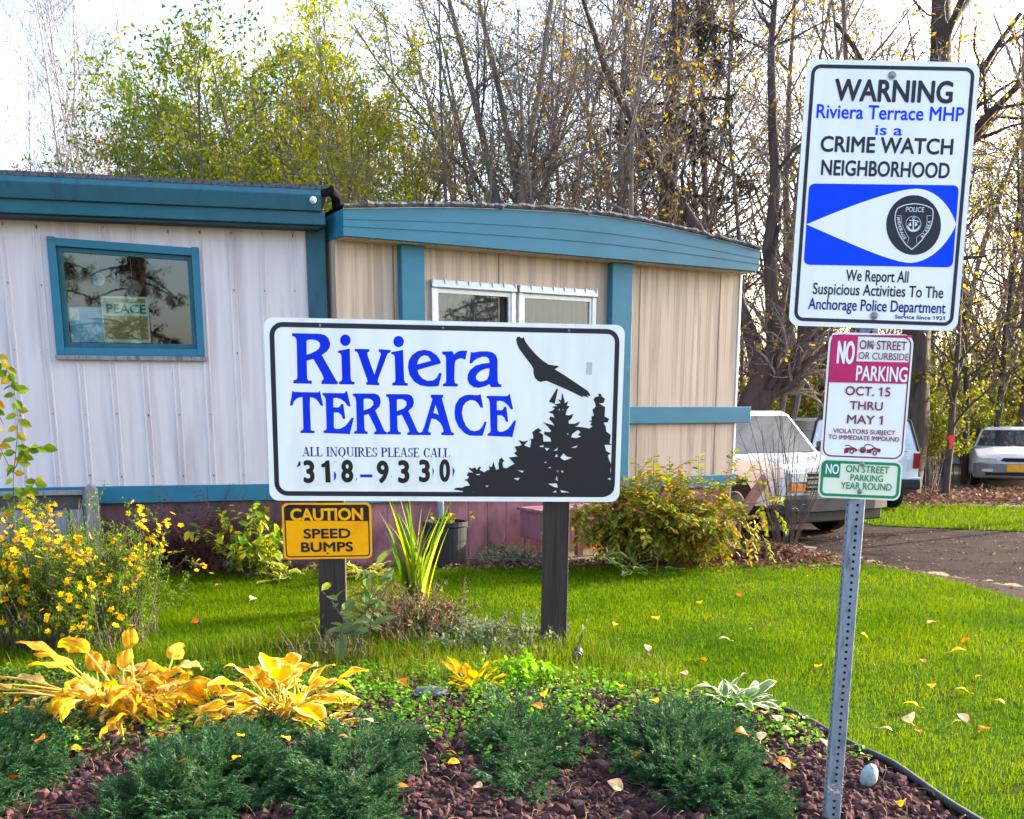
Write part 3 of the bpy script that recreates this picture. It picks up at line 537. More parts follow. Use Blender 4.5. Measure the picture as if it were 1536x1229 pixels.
STRIP = [(5.5, 15.6), (7.4, 14.8), (10, 13.9), (16, 12.5), (16, 16.2), (10, 18.3), (6.9, 19.2), (5.4, 19)]
gx = np.concatenate([[-600, -150, -60, -30, -14], np.arange(-8, 14, .4), [16, 20, 28, 40, 70, 160, 600]])
gy = np.concatenate([[-300, -80, -30, -10, -3], np.arange(0, 26, .4), [28, 34, 45, 70, 130, 300, 900]])
X, Y = np.meshgrid(gx, gy); n = len(gx); i = (np.arange(len(gy) - 1)[:, None] * n + np.arange(n - 1)[None]).ravel()
tag(M().add(np.stack([X, Y, GZ(X, Y) - .012], -1).reshape(-1, 3), np.stack([i, i + 1, i + n + 1, i + n], 1)).build('ground', mat('forest_floor', [(74, 60, 44), (92, 78, 52), (58, 62, 34)], .95, (.8, .8, 1), .6, (12, 12, 12)), smooth=True), kind='structure')
sheet('lawn', LAWN, .08, 0, K['turf']); sheet('driveway', DRIVE, .12, -.004, K['drive'])
sheet('planting_bed', BED, .07, .004, K['soil']); sheet('verge', STRIP, .12, .002, K['turf'])

# ---------------------------------------------------------------- lavender mobile home (left)
HA = R_(13.3)
lh = thing('mobile_home', 'lavender ribbed metal mobile home with dark teal trim and one window', 'mobile home', (-1.913, 10.7, 0), HA)
def ribbed(m, x0, x1, z0, z1, y, pitch, prof, off=0):
    """pressed metal sheet: profile repeated along x, extruded in z"""
    xs, ys = [x0], [y]
    k = math.floor((x0 - off) / pitch)
    while k * pitch + off < x1:
        for dx, dy in prof:
            x = k * pitch + off + dx
            if x0 < x < x1: xs.append(x); ys.append(y + dy)
        k += 1
    xs.append(x1); ys.append(y); n = len(xs)
    V = [(a, b, z0) for a, b in zip(xs, ys)] + [(a, b, z1) for a, b in zip(xs, ys)]
    m.add(V, [(i, i + 1, n + i + 1, n + i) for i in range(n - 1)])
PR = [(0, 0), (.004, -.011), (.016, -.011), (.020, 0), (.050, 0), (.054, -.011), (.066, -.011), (.070, 0)]
m = M(); WX0, WX1, WZ0, WZ1 = -2.44, -1.20, 2.165, 3.12
ribbed(m, -7, WX0, .84, 3.5, 0, .292, PR); ribbed(m, WX1, -.12, .84, 3.5, 0, .292, PR)
ribbed(m, WX0, WX1, .84, WZ0, 0, .292, PR); ribbed(m, WX0, WX1, WZ1, 3.5, 0, .292, PR)
m.box(-7, .02, 3.9, 4, .1, 3.5); m.box(.0, .04, .06, 4, .1, 3.45); m.box(-7.02, -6.98, .0, 4, .1, 3.5)
rz_ = np.random.default_rng(8)
for k in range(24):
    x = -7 + k * .292 + .033
    for z in (.95, 1.55, 2.15, 2.75, 3.28):
        if WX0 - .1 < x < WX1 + .1 and WZ0 - .1 < z < WZ1 + .1: continue
        m.box(x - .005, x + .005, -.008, .0, z + rz_.normal(0, .012) - .005, z + .005, 1)
m.build('wall', [K['lav'], K['rustbolt']], lh)
# dark room behind the window
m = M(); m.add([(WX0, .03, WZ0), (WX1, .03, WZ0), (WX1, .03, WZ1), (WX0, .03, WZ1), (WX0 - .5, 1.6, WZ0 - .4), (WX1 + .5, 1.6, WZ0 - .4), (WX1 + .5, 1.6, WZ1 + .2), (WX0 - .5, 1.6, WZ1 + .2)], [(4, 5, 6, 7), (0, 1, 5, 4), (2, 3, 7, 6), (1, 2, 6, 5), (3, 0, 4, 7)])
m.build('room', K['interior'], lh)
def box_obj(nm, b, mt, par, bevel=.004, rot=None):
    m = M(); m.box(*b); o = m.build(nm, mt, par, bevel=bevel); return o
m = M()                                                            # gutter and eave
m.prism([(-.30, 3.46), (-.325, 3.60), (-.28, 3.655), (-.02, 3.70), (-.02, 3.47)], -7.0, .02, 'x', 0)
m.build('eave', K['tealdark'], lh, bevel=.006)
m = M(); m.prism([(-.235, 3.345), (-.265, 3.462), (-.02, 3.466), (-.02, 3.345)], -7.0, .055, 'x'); m.build('gutter', mat('gutter_paint', [(34, 96, 122), (42, 108, 134)], .4, (6, 6, 6)), lh, bevel=.008)
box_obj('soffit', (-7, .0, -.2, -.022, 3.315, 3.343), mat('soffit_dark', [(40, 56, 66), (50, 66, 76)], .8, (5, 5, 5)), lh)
m = M(); m.prism([(-.27, 3.66), (-.27, 3.70), (4, 3.75), (4, 3.71)], -7.1, .1, 'x'); m.build('roof', K['roof'], lh)
m = M(); m.tube([(.03, -.27, 3.62), (.12, -.25, 3.66), (.18, -.16, 3.62), (.19, -.05, 3.5), (.16, .02, 3.3)], [.03, .05, .055, .05, .04], 8); m.build('roof_flap', mat('roof_flashing', [(20, 20, 22), (30, 30, 34)], .95, (9, 9, 9), .5, spec=.08), lh)
box_obj('corner_board', (-.125, .062, -.035, .055, .69, 3.343), K['tealdark'], lh)
m = M(); m.box(-7, -1.2, -.03, -.002, .69, .857); m.box(-1.197, -.13, -.028, -.002, .692, .855); m.build('bottom_trim', K['teal'], lh, bevel=.004)
m = M(); m.box(-7, .06, .015, .05, -.05, .69); m.build('skirting', K['darkskirt'], lh)
wn = box_obj('window_frame', (WX0 - .062, WX0 + .012, -.045, .012, WZ0 - .055, WZ1 + .055), K['teal'], lh)
m = M(); fz0, fz1 = WZ0 - .055, WZ1 + .06
m.box(WX0 - .062, WX0 + .012, -.045, .012, fz0, fz1); m.box(WX1 - .012, WX1 + .058, -.045, .012, fz0, fz1)
m.box(WX0 + .012, WX1 - .012, -.043, .012, WZ1 - .02, fz1 - .008); m.box(WX0 + .012, WX1 - .012, -.043, .012, fz0, WZ0 + .015)
me = m.build('window_frame', K['teal'], lh, bevel=.005).data; wn.data = me; bpy.data.objects.remove([c for c in lh.children if c.data == me and c != wn][0])
m = M(); ix0, ix1, iz0, iz1 = WX0 + .013, WX1 - .013, WZ0 + .016, WZ1 - .021
m.box(ix0, ix0 + .05, -.012, .02, iz0, iz1); m.box(ix1 - .045, ix1, -.012, .02, iz0, iz1); m.box(ix0 + .05, ix1 - .045, -.011, .02, iz1 - .045, iz1); m.box(ix0 + .05, ix1 - .045, -.011, .02, iz0, iz0 + .045)
m.build('sash', K['tealdark'], wn, bevel=.004)
m = M(); m.add([(ix0 + .05, .004, iz0 + .045), (ix1 - .045, .004, iz0 + .045), (ix1 - .045, .004, iz1 - .045), (ix0 + .05, .004, iz1 - .045)], [(0, 1, 2, 3)]); m.build('pane', K['glass'], wn)
for q in [wn] + list(wn.children):                                # the old frame has sagged: head lower at the right
    for v in q.data.vertices:
        if v.co.z > 2.8: v.co.z -= .05 * (v.co.x - WX0) / (WX1 - WX0)
m = M(); m.box(WX0 - .07, WX1 + .07, -.055, .01, fz0 - .045, fz0 - .002); m.build('sill', K['greywood'], wn, bevel=.004)
m = M()
for rr, z in ((.022, 0),):
    u = np.linspace(0, np.pi, 9); v = np.linspace(0, 2 * np.pi, 14, endpoint=False)
    V = [(-.055 + .034 * math.sin(a) * math.cos(b), -.315 + .034 * math.sin(a) * math.sin(b), 3.555 + .034 * math.cos(a)) for a in u for b in v]
    m.add(V, [(i * 14 + j, i * 14 + (j + 1) % 14, (i + 1) * 14 + (j + 1) % 14, (i + 1) * 14 + j) for i in range(8) for j in range(14)])
m.build('lamp_globe', mat('lamp_globe', [(210, 210, 214), (230, 230, 232)], .3), lh, smooth=True)
bpy.context.view_layer.update()
def wl(home_loc, ang, x, y, z):
    c, s = math.cos(ang), math.sin(ang); return (home_loc[0] + x * c - y * s, home_loc[1] + x * s + y * c, z)
def hung(nm, label, cat, x, y, z): return thing(nm, label, cat, wl((-1.913, 10.7), HA, x, y, z), HA)
po = hung('poster', 'pale green paper poster reading PEACE standing inside the left window', 'poster', -1.86, .022, 2.235)
m = M(); m.box(-.215, .215, 0, .003, 0, .43); m.build('sheet', mat('poster_paper', [(190, 238, 204), (216, 246, 222), (202, 242, 212)], .7, (12, 12, 12)), po)
m = M(); V, F = text_arr('PEACE', .02); s_ = .36 / np.ptp(V[:, 0])
m.add(np.stack([(V[:, 0] - V[:, 0].min()) * s_ - .17, np.full(len(V), -.0015), (V[:, 1]) * s_ * .92 + .275], 1), F); m.build('lettering', mat('poster_ink', (12, 120, 96), .7), po)
m = M(); m.add([(-.2, -.001, .03), (.2, -.001, .03), (.2, -.001, .25), (-.2, -.001, .25)], [(0, 1, 2, 3)]); m.add([(-.19, -.001, .37), (.19, -.001, .37), (.19, -.001, .41), (-.19, -.001, .41)], [(0, 1, 2, 3)])
m.build('wheat_print', mat('wheat_print', [(190, 176, 110), (150, 140, 82), (214, 204, 150)], .8, (30, 30, 60)), po)
po = hung('poster', 'light blue sheet standing in the lower left of the window', 'poster', -2.22, .03, 2.235)
m = M(); m.box(-.15, .165, 0, .003, 0, .325); m.build('sheet', mat('blue_sheet', [(84, 176, 222), (120, 204, 232), (100, 190, 230)], .6, (6, 6, 6)), po)
m = M(); m.box(-.145, -.06, -.002, -.001, .2, .31); m.build('white_patch', K['white_sign'], po)
def disc(nm, label, x, z, r, mt, y=.02):
    o = hung(nm, label, 'ornament', x, y, z); m = M(); th = np.linspace(0, 2 * np.pi, 24, endpoint=False)
    V = [(r * math.cos(t), yy, r * math.sin(t)) for yy in (-.002, .002) for t in th]
    m.add(V[:24], [list(range(24))]); m.add(V[24:], [list(range(24))[::-1]]); m.add(V, [(i, (i + 1) % 24, 24 + (i + 1) % 24, 24 + i) for i in range(24)]); m.build('disc', mt, o)
    m = M(); m.tube([(0, 0, r), (0, 0, 3.05 - z)], .0015, 4); m.build('thread', K['whiteframe'], o)
    m = M(); 
    for q in range(8):
        a = q * math.pi / 4; m.tube([(r * .25 * math.cos(a), -.0035, r * .25 * math.sin(a)), (r * .9 * math.cos(a), -.0035, r * .9 * math.sin(a))], .002, 4)
    m.build('pattern', K['bolt'], o)
disc('suncatcher', 'round white glass ornament hanging in the left window', -2.08, 2.815, .058, mat('pale_disc', [(196, 204, 206), (160, 168, 172)], .3, (40, 40, 40)))
disc('suncatcher', 'large faint pinkish ornament hanging above the green poster', -1.78, 2.74, .085, mat('pink_disc', [(130, 100, 92), (104, 112, 100), (150, 130, 118)], .3, (40, 40, 40)))

# ---------------------------------------------------------------- beige mobile home (right)
HB = R_(29.5); BO = (-1.74, 10.6, 0)
rh = thing('mobile_home', 'beige mobile home end wall with bright teal arched fascia', 'mobile home', BO, HB)
PB = [(0, 0), (.004, .0011), (.008, .0011), (.012, 0)]
W1, W2_ = (1.06, 2.0), (2.10, 3.05); wz0, wz1 = 1.98, 2.84
m = M(); rb = lambda a, b, c, d: ribbed(m, a, b, c, d, 0, .10, PB)
rb(0, W1[0], .79, 3.42); rb(W1[1], W2_[0], .79, 3.42); rb(W2_[1], 5.23, .79, 3.42)
for a, b in (W1, W2_): rb(a, b, .79, wz0); rb(a, b, wz1, 3.42)
m.box(0, .03, .02, 13, .2, 3.3); m.box(5.2, 5.232, .02, 13, .2, 3.3); m.box(.03, 5.2, 12.9, 13, .2, 3.3)
m.build('wall', K['beige'], rh)
m = M()
for x in (.61, 1.83, 3.70, 4.9): m.box(x, x + .012, -.004, .003, .8, 3.3)
m.build('seam', mat('seam', [(120, 98, 84), (140, 116, 100)], .6, (3, 3, 9)), rh)
top = [(.0, 3.475), (.30, 3.505), (.70, 3.545), (1.2, 3.59), (1.75, 3.625), (2.3, 3.65), (2.75, 3.662), (3.2, 3.655), (3.7, 3.63), (4.2, 3.585), (4.7, 3.53), (5.0, 3.495), (5.27, 3.462)]
m = M()
def arch(m, y0, y1, f0, f1, mi=0):
    for k, (a, b) in enumerate(((f0, f1),)):
        P = [(x, 3.235 + (z - 3.235) * b) for x, z in top]; Q = [(x, 3.235 + (z - 3.235) * a) for x, z in top]; n = len(P)
        V = [(x, y0, z) for x, z in P] + [(x, y0, z) for x, z in Q] + [(x, y1, z) for x, z in P] + [(x, y1, z) for x, z in Q]
        F = []
        for i in range(n - 1): F += [(n + i, n + i + 1, i + 1, i), (2 * n + i, 2 * n + i + 1, 3 * n + i + 1, 3 * n + i), (i, i + 1, 2 * n + i + 1, 2 * n + i), (n + i + 1, n + i, 3 * n + i, 3 * n + i + 1)]
        F += [(0, 2 * n, 3 * n, n), (n - 1, 2 * n - 1, 4 * n - 1, 3 * n - 1)]
        m.add(V, F, mi)
arch(m, -.255, -.19, 0, .34); arch(m, -.262, -.19, .345, .60); arch(m, -.268, -.19, .605, 1.0)
m.prism([(x, z) for x, z in ((0, 3.235), (0, 3.475), (-.0001, 3.475), (-.0001, 3.235))], -.19, -.18, 'y')
m.build('fascia', K['teal'], rh, bevel=.003)
m = M(); m.box(-.012, .022, -.188, 12, 3.235, 3.47); m.build('side_fascia', K['teal'], rh)
m = M(); m.box(.022, 5.25, -.188, -.015, 3.222, 3.236); m.build('soffit', K['beige'], rh)
P = top; n = len(P); Vt = [(x, y, z + dz) for dz in (.004, .042) for y in (-.285, 12.5) for x, z in P]
F = []
for i in range(n - 1): F += [(i, i + 1, n + i + 1, n + i), (2 * n + i, 3 * n + i, 3 * n + i + 1, 2 * n + i + 1), (i, 2 * n + i, 2 * n + i + 1, i + 1)]
m = M(); m.add(Vt, F); rg = np.random.default_rng(4)
m.build('roof', K['roof'], rh)
m = M(); Pt = np.array([(x, -.285, z + .03) for x, z in top]); xs = np.linspace(0, 5.25, 90)
m.tube(np.stack([xs, np.full(90, -.285) + rg.normal(0, .004, 90), np.interp(xs, Pt[:, 0], Pt[:, 2]) + rg.normal(0, .006, 90)], 1), .02 + np.abs(rg.normal(0, .006, 90)), 6); m.build('roof_edge', K['roof'], rh)
m = M(); m.tube([(x, -.274, z + .002) for x, z in top], .006, 6); m.build('drip_edge', K['whiteframe'], rh)
for a, b in ((.66, .92), (3.24, 3.52)): box_obj('pilaster', (a, b, -.11, -.006, .8, 3.222), K['teal'], rh, .006)
box_obj('belt_trim', (3.521, 5.43, -.06, -.004, 1.435, 1.635), K['teal'], rh, .006); box_obj('belt_trim', (0, .659, -.06, -.004, 1.435, 1.635), K['teal'], rh, .006); box_obj('belt_trim', (.921, 3.239, -.06, -.004, 1.435, 1.635), K['teal'], rh, .006)
box_obj('bottom_trim', (0, 5.26, -.03, -.003, .645, .793), K['teal'], rh, .004)
box_obj('corner_trim', (5.205, 5.238, -.012, .03, .8, 3.235), K['whiteframe'], rh, .003)
m = M(); ribbed(m, 0, 5.2, -.1, .645, .03, .24, [(0, 0), (.01, .006), (.02, .006), (.03, 0)]); m.add([(5.2, .03, -.2), (5.2, 13, -.2), (5.2, 13, .645), (5.2, .03, .645)], [(0, 1, 2, 3)]); m.build('skirting', K['mauve'], rh)
for a, b in (W1, W2_):
    m = M(); m.box(a - .03, a + .022, -.03, .01, wz0 - .03, wz1); m.box(b - .022, b + .03, -.03, .01, wz0 - .03, wz1); m.box(a + .022, b - .022, -.028, .01, wz0 - .03, wz0 + .02)
    f = m.build('window_frame', K['whiteframe'], rh, bevel=.004)
    m = M(); m.prism([(-.034, wz1 - .005), (-.058, wz1 + .005), (-.034, wz1 + .075), (.0, wz1 + .075), (.0, wz1 - .005)], a - .035, b + .035, 'x'); 
    for x in np.linspace(a - .02, b + .02, 8): m.box(x - .006, x + .006, -.052, -.04, wz1 + .035, wz1 + .085)
    m.build('rain_hood', K['alu'], f)
    m = M(); m.box(a + .024, a + .05, -.015, .012, wz0 + .022, wz1 - .007); m.box(b - .05, b - .024, -.015, .012, wz0 + .022, wz1 - .007); m.box(a + .05, b - .05, -.014, .012, wz1 - .05, wz1 - .007); m.build('sash', K['whiteframe'], f)
    m = M(); m.add([(a, .006, wz0), (b, .006, wz0), (b, .006, wz1), (a, .006, wz1)], [(0, 1, 2, 3)]); m.build('pane', K['glass'], f)
    xs = np.linspace(a - .05, b + .05, 80); ys = .12 + .025 * np.sin(xs * 70) + .01 * np.sin(xs * 31); n = 80
    m = M(); m.add([(x, y, wz0 - .1) for x, y in zip(xs, ys)] + [(x, y, wz1 + .1) for x, y in zip(xs, ys)], [(i, i + 1, n + i + 1, n + i) for i in range(n - 1)]); m.build('curtain', K['curtain'], f, smooth=True)
m = M(); m.add([(.9, .2, 1.8), (3.2, .2, 1.8), (3.2, .2, 3), (.9, .2, 3)], [(0, 1, 2, 3)]); m.build('room', K['interior'], rh)
m = M(); m.tube([(1.09, -.035, -.05), (1.09, -.035, .76)], .042, 10); m.build('conduit', K['galv'], rh, smooth=True)
# pinkish timber step against the skirting, plank on the corner
def hb(x, y, z=0): return wl(BO, HB, x, y, z)
st = thing('wooden_step', 'mauve painted timber step box by the pink skirting behind the right post', 'step', hb(2.32, -.36), HB)
m = M(); m.box(-.32, .62, -.26, .26, .50, .535); m.build('tread', K['mauve'], st, bevel=.004)
m = M(); m.box(-.29, -.01, -.23, -.20, .2, .498); m.box(-.29, -.26, -.198, .23, .2, .498); m.build('side_board', K['mauve'], st, bevel=.003)
for x, y in ((-.25, -.21), (.56, -.21), (.24, -.21), (.56, .2)):
    m = M(); m.box(x - .035, x + .035, y + .012, y + .08, 0, .498); m.build('leg', K['redwood'], st)
m = M(); m.box(.285, .52, -.20, -.165, .17, .23); m.build('brace', K['redwood'], st)
pl = thing('plank', 'reddish brown plank leaning up at the beige home corner', 'plank', hb(5.36, -.1), HB)
m = M(); m.obox((.15, .0, .52), (.36 * .5, 0, .34 * .62), (0, .025, 0), (-.045, 0, .055)); m.obox((-.06, .02, .2), (.02, 0, 0), (0, .02, 0), (0, 0, .25)); m.build('board', K['redwood'], pl)
# weathered fence left
fn = thing('wooden_fence', 'weathered grey board fence with pointed post in front of the left home', 'fence', (-4.06, 9.93, 0), HA)
m = M(); m.box(-.062, .062, -.06, .06, -.1, .845); V = [(-.062, -.06, .846), (.062, -.06, .846), (.062, .06, .846), (-.062, .06, .846), (0, -.06, .905), (0, .06, .905)]
m.add(V, [(0, 3, 5, 4), (1, 4, 5, 2)]); m.add(V, [(0, 1, 4), (3, 5, 2)]); m.build('post', K['greywood'], fn)
m = M(); m.box(-2.2, -.064, -.035, .06, .80, .838); m.build('top_rail', K['greywood'], fn)
m = M(); m.box(-2.2, -.064, .0, .03, .64, .795); m.build('cross_rail', mat('dark_wood', [(66, 60, 62), (84, 78, 80)], .9, (5, 5, 20)), fn)
m = M()
for i in range(16): m.box(-.066 - (i + 1) * .135, -.075 - i * .135, -.022 - (i % 3) * .003, -.003, .02, .66 - .01 * (i % 2))
m.build('boards', K['greywood'], fn, bevel=.003)

# ---------------------------------------------------------------- small things in the bed and by the wall
pe = np.array([(1.37, 5.3), (1.46, 5.12), (1.56, 4.85), (1.63, 4.6), (1.71, 4.38), (1.76, 4.1), (1.80, 3.85), (1.86, 3.5), (1.9, 3.0)])
t = np.linspace(0, len(pe) - 1, 50); ex = np.interp(t, range(len(pe)), pe[:, 0]); ey = np.interp(t, range(len(pe)), pe[:, 1])
o = M(); o.tube(np.stack([ex, ey, GZ(ex, ey) + .026 + .006 * np.sin(t * 2) - .07 * np.exp(-t * 2.5)], 1), .019, 10)
o.add(np.concatenate([np.stack([ex, ey, GZ(ex, ey) + .02], 1), np.stack([ex, ey, GZ(ex, ey) - .08], 1)]), [(i, i + 1, 51 + i, 50 + i) for i in range(49)])
tag(o.build('garden_edging', K['blackplastic'], smooth=True), 'black plastic edging strip curving between lava rock bed and grass', 'edging')
def ico(rng, sub, jit, sc):
    import bmesh
    bm = bmesh.new(); bmesh.ops.create_icosphere(bm, subdivisions=sub, radius=1)
    d = rng.normal(0, 1, (4, 3))
    for v in bm.verts:
        f = 1 + jit * sum(math.sin(v.co.dot(Vector(q)) * 1.7 + k) for k, q in enumerate(d)) / 2
        v.co *= f; v.co.x *= sc[0]; v.co.y *= sc[1]; v.co.z *= sc[2]
    V = np.array([v.co[:] for v in bm.verts]); F = np.array([[v.index for v in f.verts] for f in bm.faces]); bm.free(); return V, F
rg = np.random.default_rng(1)
V, F = ico(rg, 2, .3, (.038, .034, .046)); o = M().add(V + [1.515, 4.13, .08], F).build('stone', mat('blue_stone', [(120, 142, 150), (150, 168, 172)], .8, (20, 20, 20), .4)); tag(o, 'smooth pale blue grey stone on lava rock beside the pole', 'stone')
V, F = ico(rg, 2, .1, (.10, .08, .03)); o = M().add(V + [-.45, 5.48, .07], F).build('stone', mat('slate', [(70, 74, 84), (88, 92, 102)], .6, (9, 9, 9), .3)); tag(o, 'flat dark slate stone left of the small yellow hosta', 'stone')
V, F = ico(rg, 2, .12, (.11, .08, .09)); o = M().add(V + [-2.95, 10.35, .05], F).build('stone', mat('grey_stone', [(96, 98, 100), (120, 120, 122)], .8, (9, 9, 9), .4), smooth=True); tag(o, 'grey boulder at the foot of the left home skirting', 'stone')
sp = thing('spotlight', 'small black and silver garden spotlight at the right post foot', 'spotlight', (.43, 6.42, 0))
m = M(); m.tube([(0, .05, .07), (-.01, -.01, .055)], [.03, .036], 12); m.build('housing', K['blackplastic'], sp, smooth=False)
m = M(); m.tube([(-.0102, -.0112, .0545), (-.012, -.016, .053)], [.031, .029], 12); m.build('lens', K['alu'], sp)
m = M(); m.tube([(0, .03, -.05), (0, .03, .06)], .008, 6); m.build('stake', K['blackplastic'], sp)
ba = thing('planter', 'black plastic tub planter by the pink skirting', 'planter', (-.70, 10.75, 0))
m = M(); th = np.linspace(0, 2 * np.pi, 28, endpoint=False); pr = [(.21, 0), (.225, .40), (.238, .41), (.238, .455), (.215, .455), (.21, .36), (0.001, .36)]
V = [(r * math.cos(a), r * math.sin(a), z) for r, z in pr for a in th]; m.add(V, [(k * 28 + i, k * 28 + (i + 1) % 28, (k + 1) * 28 + (i + 1) % 28, (k + 1) * 28 + i) for k in range(6) for i in range(28)]); m.build('tub', K['blackplastic'], ba)
# ---------------------------------------------------------------- vehicles
def wheel(parent, x, y, r, wd, side, rimmat):
    th = np.linspace(0, 2 * np.pi, 28, endpoint=False)
    def lathe(prof, mt, par, nm):
        V = [(x + side * a, y + b * math.cos(t), r + b * math.sin(t)) for a, b in prof for t in th]
        return M().add(V, [(k * 28 + i, k * 28 + (i + 1) % 28, (k + 1) * 28 + (i + 1) % 28, (k + 1) * 28 + i) for k in range(len(prof) - 1) for i in range(28)]).build(nm, mt, par, smooth=False)
    ty = lathe([(-wd, r * .6), (-wd, r * .93), (-wd * .8, r), (-.05, r), (-.01, r * .94), (0, r * .66), (-.03, r * .62)], K['rubber'], parent, 'wheel')
    lathe([(-.02, r * .64), (-.012, r * .58), (-.06, r * .5), (-.05, r * .2), (-.03, r * .16), (-.03, .001)], rimmat, ty, 'rim')
    return ty
def arcpts(cy, cz, r, a0, a1, n=12): return [(cy + r * math.cos(R_(a)), cz + r * math.sin(R_(a))) for a in np.linspace(a0, a1, n)]
def loft(m, rings, mi=0, cap=True):
    n = len(rings[0])
    for A, B in zip(rings[:-1], rings[1:]):
        m.add(list(A) + list(B), [(i, (i + 1) % n, n + (i + 1) % n, n + i) for i in range(n)], mi)
    if cap: m.add(rings[0], [list(range(n))[::-1]], mi); m.add(rings[-1], [list(range(n))], mi)
amberlens = mat('amber_lens', [(200, 110, 30), (220, 130, 50)], .25); redlens = mat('red_lens', [(110, 12, 20), (140, 18, 26)], .25)
headmat = mat('headlamp', [(190, 196, 200), (220, 224, 226)], .12, (9, 9, 9), metal=.3)
# pickup: front at y = 0 facing -y
pt = thing('pickup_truck', 'white pickup truck parked on the dirt drive beside the beige home', 'pickup truck', (4.34, 13.72, -.13), R_(27))
m = M(); ht = 1.03
for s in (-1, 1):
    prof = [(.02, .52), (.02, .98), (.12, ht), (1.25, 1.10), (5.2, 1.12), (5.2, .55), (4.75, .50)] + arcpts(4.2, .40, .47, 12, 168)[0:] + [(3.7, .45), (1.5, .45)] + arcpts(1.0, .40, .46, 8, 172)
    a, b = (.74, .94); m.prism(prof, s * a if s > 0 else -b, s * b if s > 0 else -a, 'x')
hood = [[(-.74, y, .6), (-.74, y, z), (-.45, y, z + .035), (0, y, z + .025), (.45, y, z + .035), (.74, y, z), (.74, y, .6)] for y, z in ((.03, .95), (.12, 1.02), (.6, 1.065), (1.3, 1.09))]
loft(m, hood); m.box(-.74, .74, 1.3, 2.7, .5, 1.08); m.box(-.74, .74, 2.75, 5.15, .6, .65); m.box(-.74, .74, 5.05, 5.18, .6, 1.1)
m.build('body', K['carwhite'], pt, bevel=.03)
def cabring(y0f, y1f, x, z): return [(-x, y0f, z), (x, y0f, z), (x, y1f, z), (-x, y1f, z)]
m = M(); loft(m, [cabring(1.32, 2.68, .90, 1.09), cabring(1.86, 2.58, .74, 1.66), cabring(1.95, 2.5, .68, 1.71)]); m.build('cab', K['carwhite'], pt, bevel=.03)
def lerp(a, b, t): return tuple(np.array(a) * (1 - t) + np.array(b) * t)
def pane(par, nm, A, B, Cc, D, ins, off, mt=None):
    """glass panel on the quad A B C D (bottom left, bottom right, top right, top left), pushed out by off"""
    A, B, Cc, D = (np.array(q, float) for q in (A, B, Cc, D)); n = np.cross(B - A, D - A); n /= np.linalg.norm(n)
    q = lambda u, v: (A * (1 - u) + B * u) * (1 - v) + (D * (1 - u) + Cc * u) * v + n * off
    V = [q(ins, ins), q(1 - ins, ins), q(1 - ins, 1 - ins), q(ins, 1 - ins)]
    return M().add(V + [v - n * off * .6 for v in V], [(0, 1, 2, 3), (0, 4, 5, 1), (1, 5, 6, 2), (2, 6, 7, 3), (3, 7, 4, 0)]).build(nm, mt or DG, par)
DG = mat('dark_glass', [(30, 36, 42), (46, 54, 62)], .06, (1.5, 1.5, 1.5), spec=.6)
pane(pt, 'windshield', (-.90, 1.32, 1.09), (.90, 1.32, 1.09), (.74, 1.86, 1.66), (-.74, 1.86, 1.66), .05, .012)
pane(pt, 'side_window', (-.90, 2.68, 1.09), (-.90, 1.32, 1.09), (-.74, 1.86, 1.66), (-.74, 2.58, 1.66), .09, .012); pane(pt, 'side_window', (.90, 1.32, 1.09), (.90, 2.68, 1.09), (.74, 2.58, 1.66), (.74, 1.86, 1.66), .09, .012)
gr_ = M(); gr_.box(-.56, .56, -.005, .03, .66, .93); g_ = gr_.build('grille', K['rubber'], pt)
m = M()
for z in (.68, .74, .80, .86, .92): m.box(-.57, .57, -.025, -.006, z - .011, z + .011)
m.box(-.58, .58, -.035, -.026, .775, .825); m.build('chrome_bars', K['chrome'], g_)
for s in (-1, 1):
    m = M(); a, b = sorted((s * .575, s * .86)); m.box(a, b, -.02, .03, .80, .93); m.build('headlight', headmat, pt, bevel=.01)
    m = M(); m.box(a, b, -.015, .03, .68, .785); m.build('turn_signal', amberlens, pt, bevel=.01)
    a, b = sorted((s * .97, s * 1.16)); m = M(); m.box(a, b, 1.42, 1.5, 1.12, 1.27); m.box(*sorted((s * .9, s * .98)), 1.44, 1.48, 1.15, 1.18); m.build('mirror', K['blackplastic'], pt, bevel=.015)
m = M(); bp = [(-.96, .12), (-.9, -.02), (-.6, -.09), (.6, -.09), (.9, -.02), (.96, .12)]; n = len(bp)
V = [(x, y, z) for z in (.585, .60, .63, .64) for x, y in bp]; m.add(V, [(k * n + i, k * n + i + 1, (k + 1) * n + i + 1, (k + 1) * n + i) for k in range(3) for i in range(n - 1)]); m.add([(x, y, .64) for x, y in bp], [list(range(n))]); m.build('bumper', mat('dull_chrome', [(120, 124, 132), (150, 154, 162)], .25, (4, 4, 4), metal=1), pt)
m = M(); m.add([(x, y + .012, z) for z in (.42, .45, .56, .583) for x, y in bp], [(k * n + i, k * n + i + 1, (k + 1) * n + i + 1, (k + 1) * n + i) for k in range(3) for i in range(n - 1)]); m.build('lower_bumper', mat('grey_bumper', [(58, 60, 68), (76, 78, 88)], .4, (4, 4, 4), metal=.6), pt)
m = M(); m.box(-.85, .85, .03, .12, .26, .42); m.build('air_dam', K['blackplastic'], pt, bevel=.02)
for x, s in ((-.93, -1), (.93, 1)):
    for y in (1.0, 4.2): wheel(pt, x, y, .39, .24, s, K['alu'])
m = M(); m.box(-.7, .7, .3, 5, .32, .5); m.build('chassis', K['rubber'], pt)
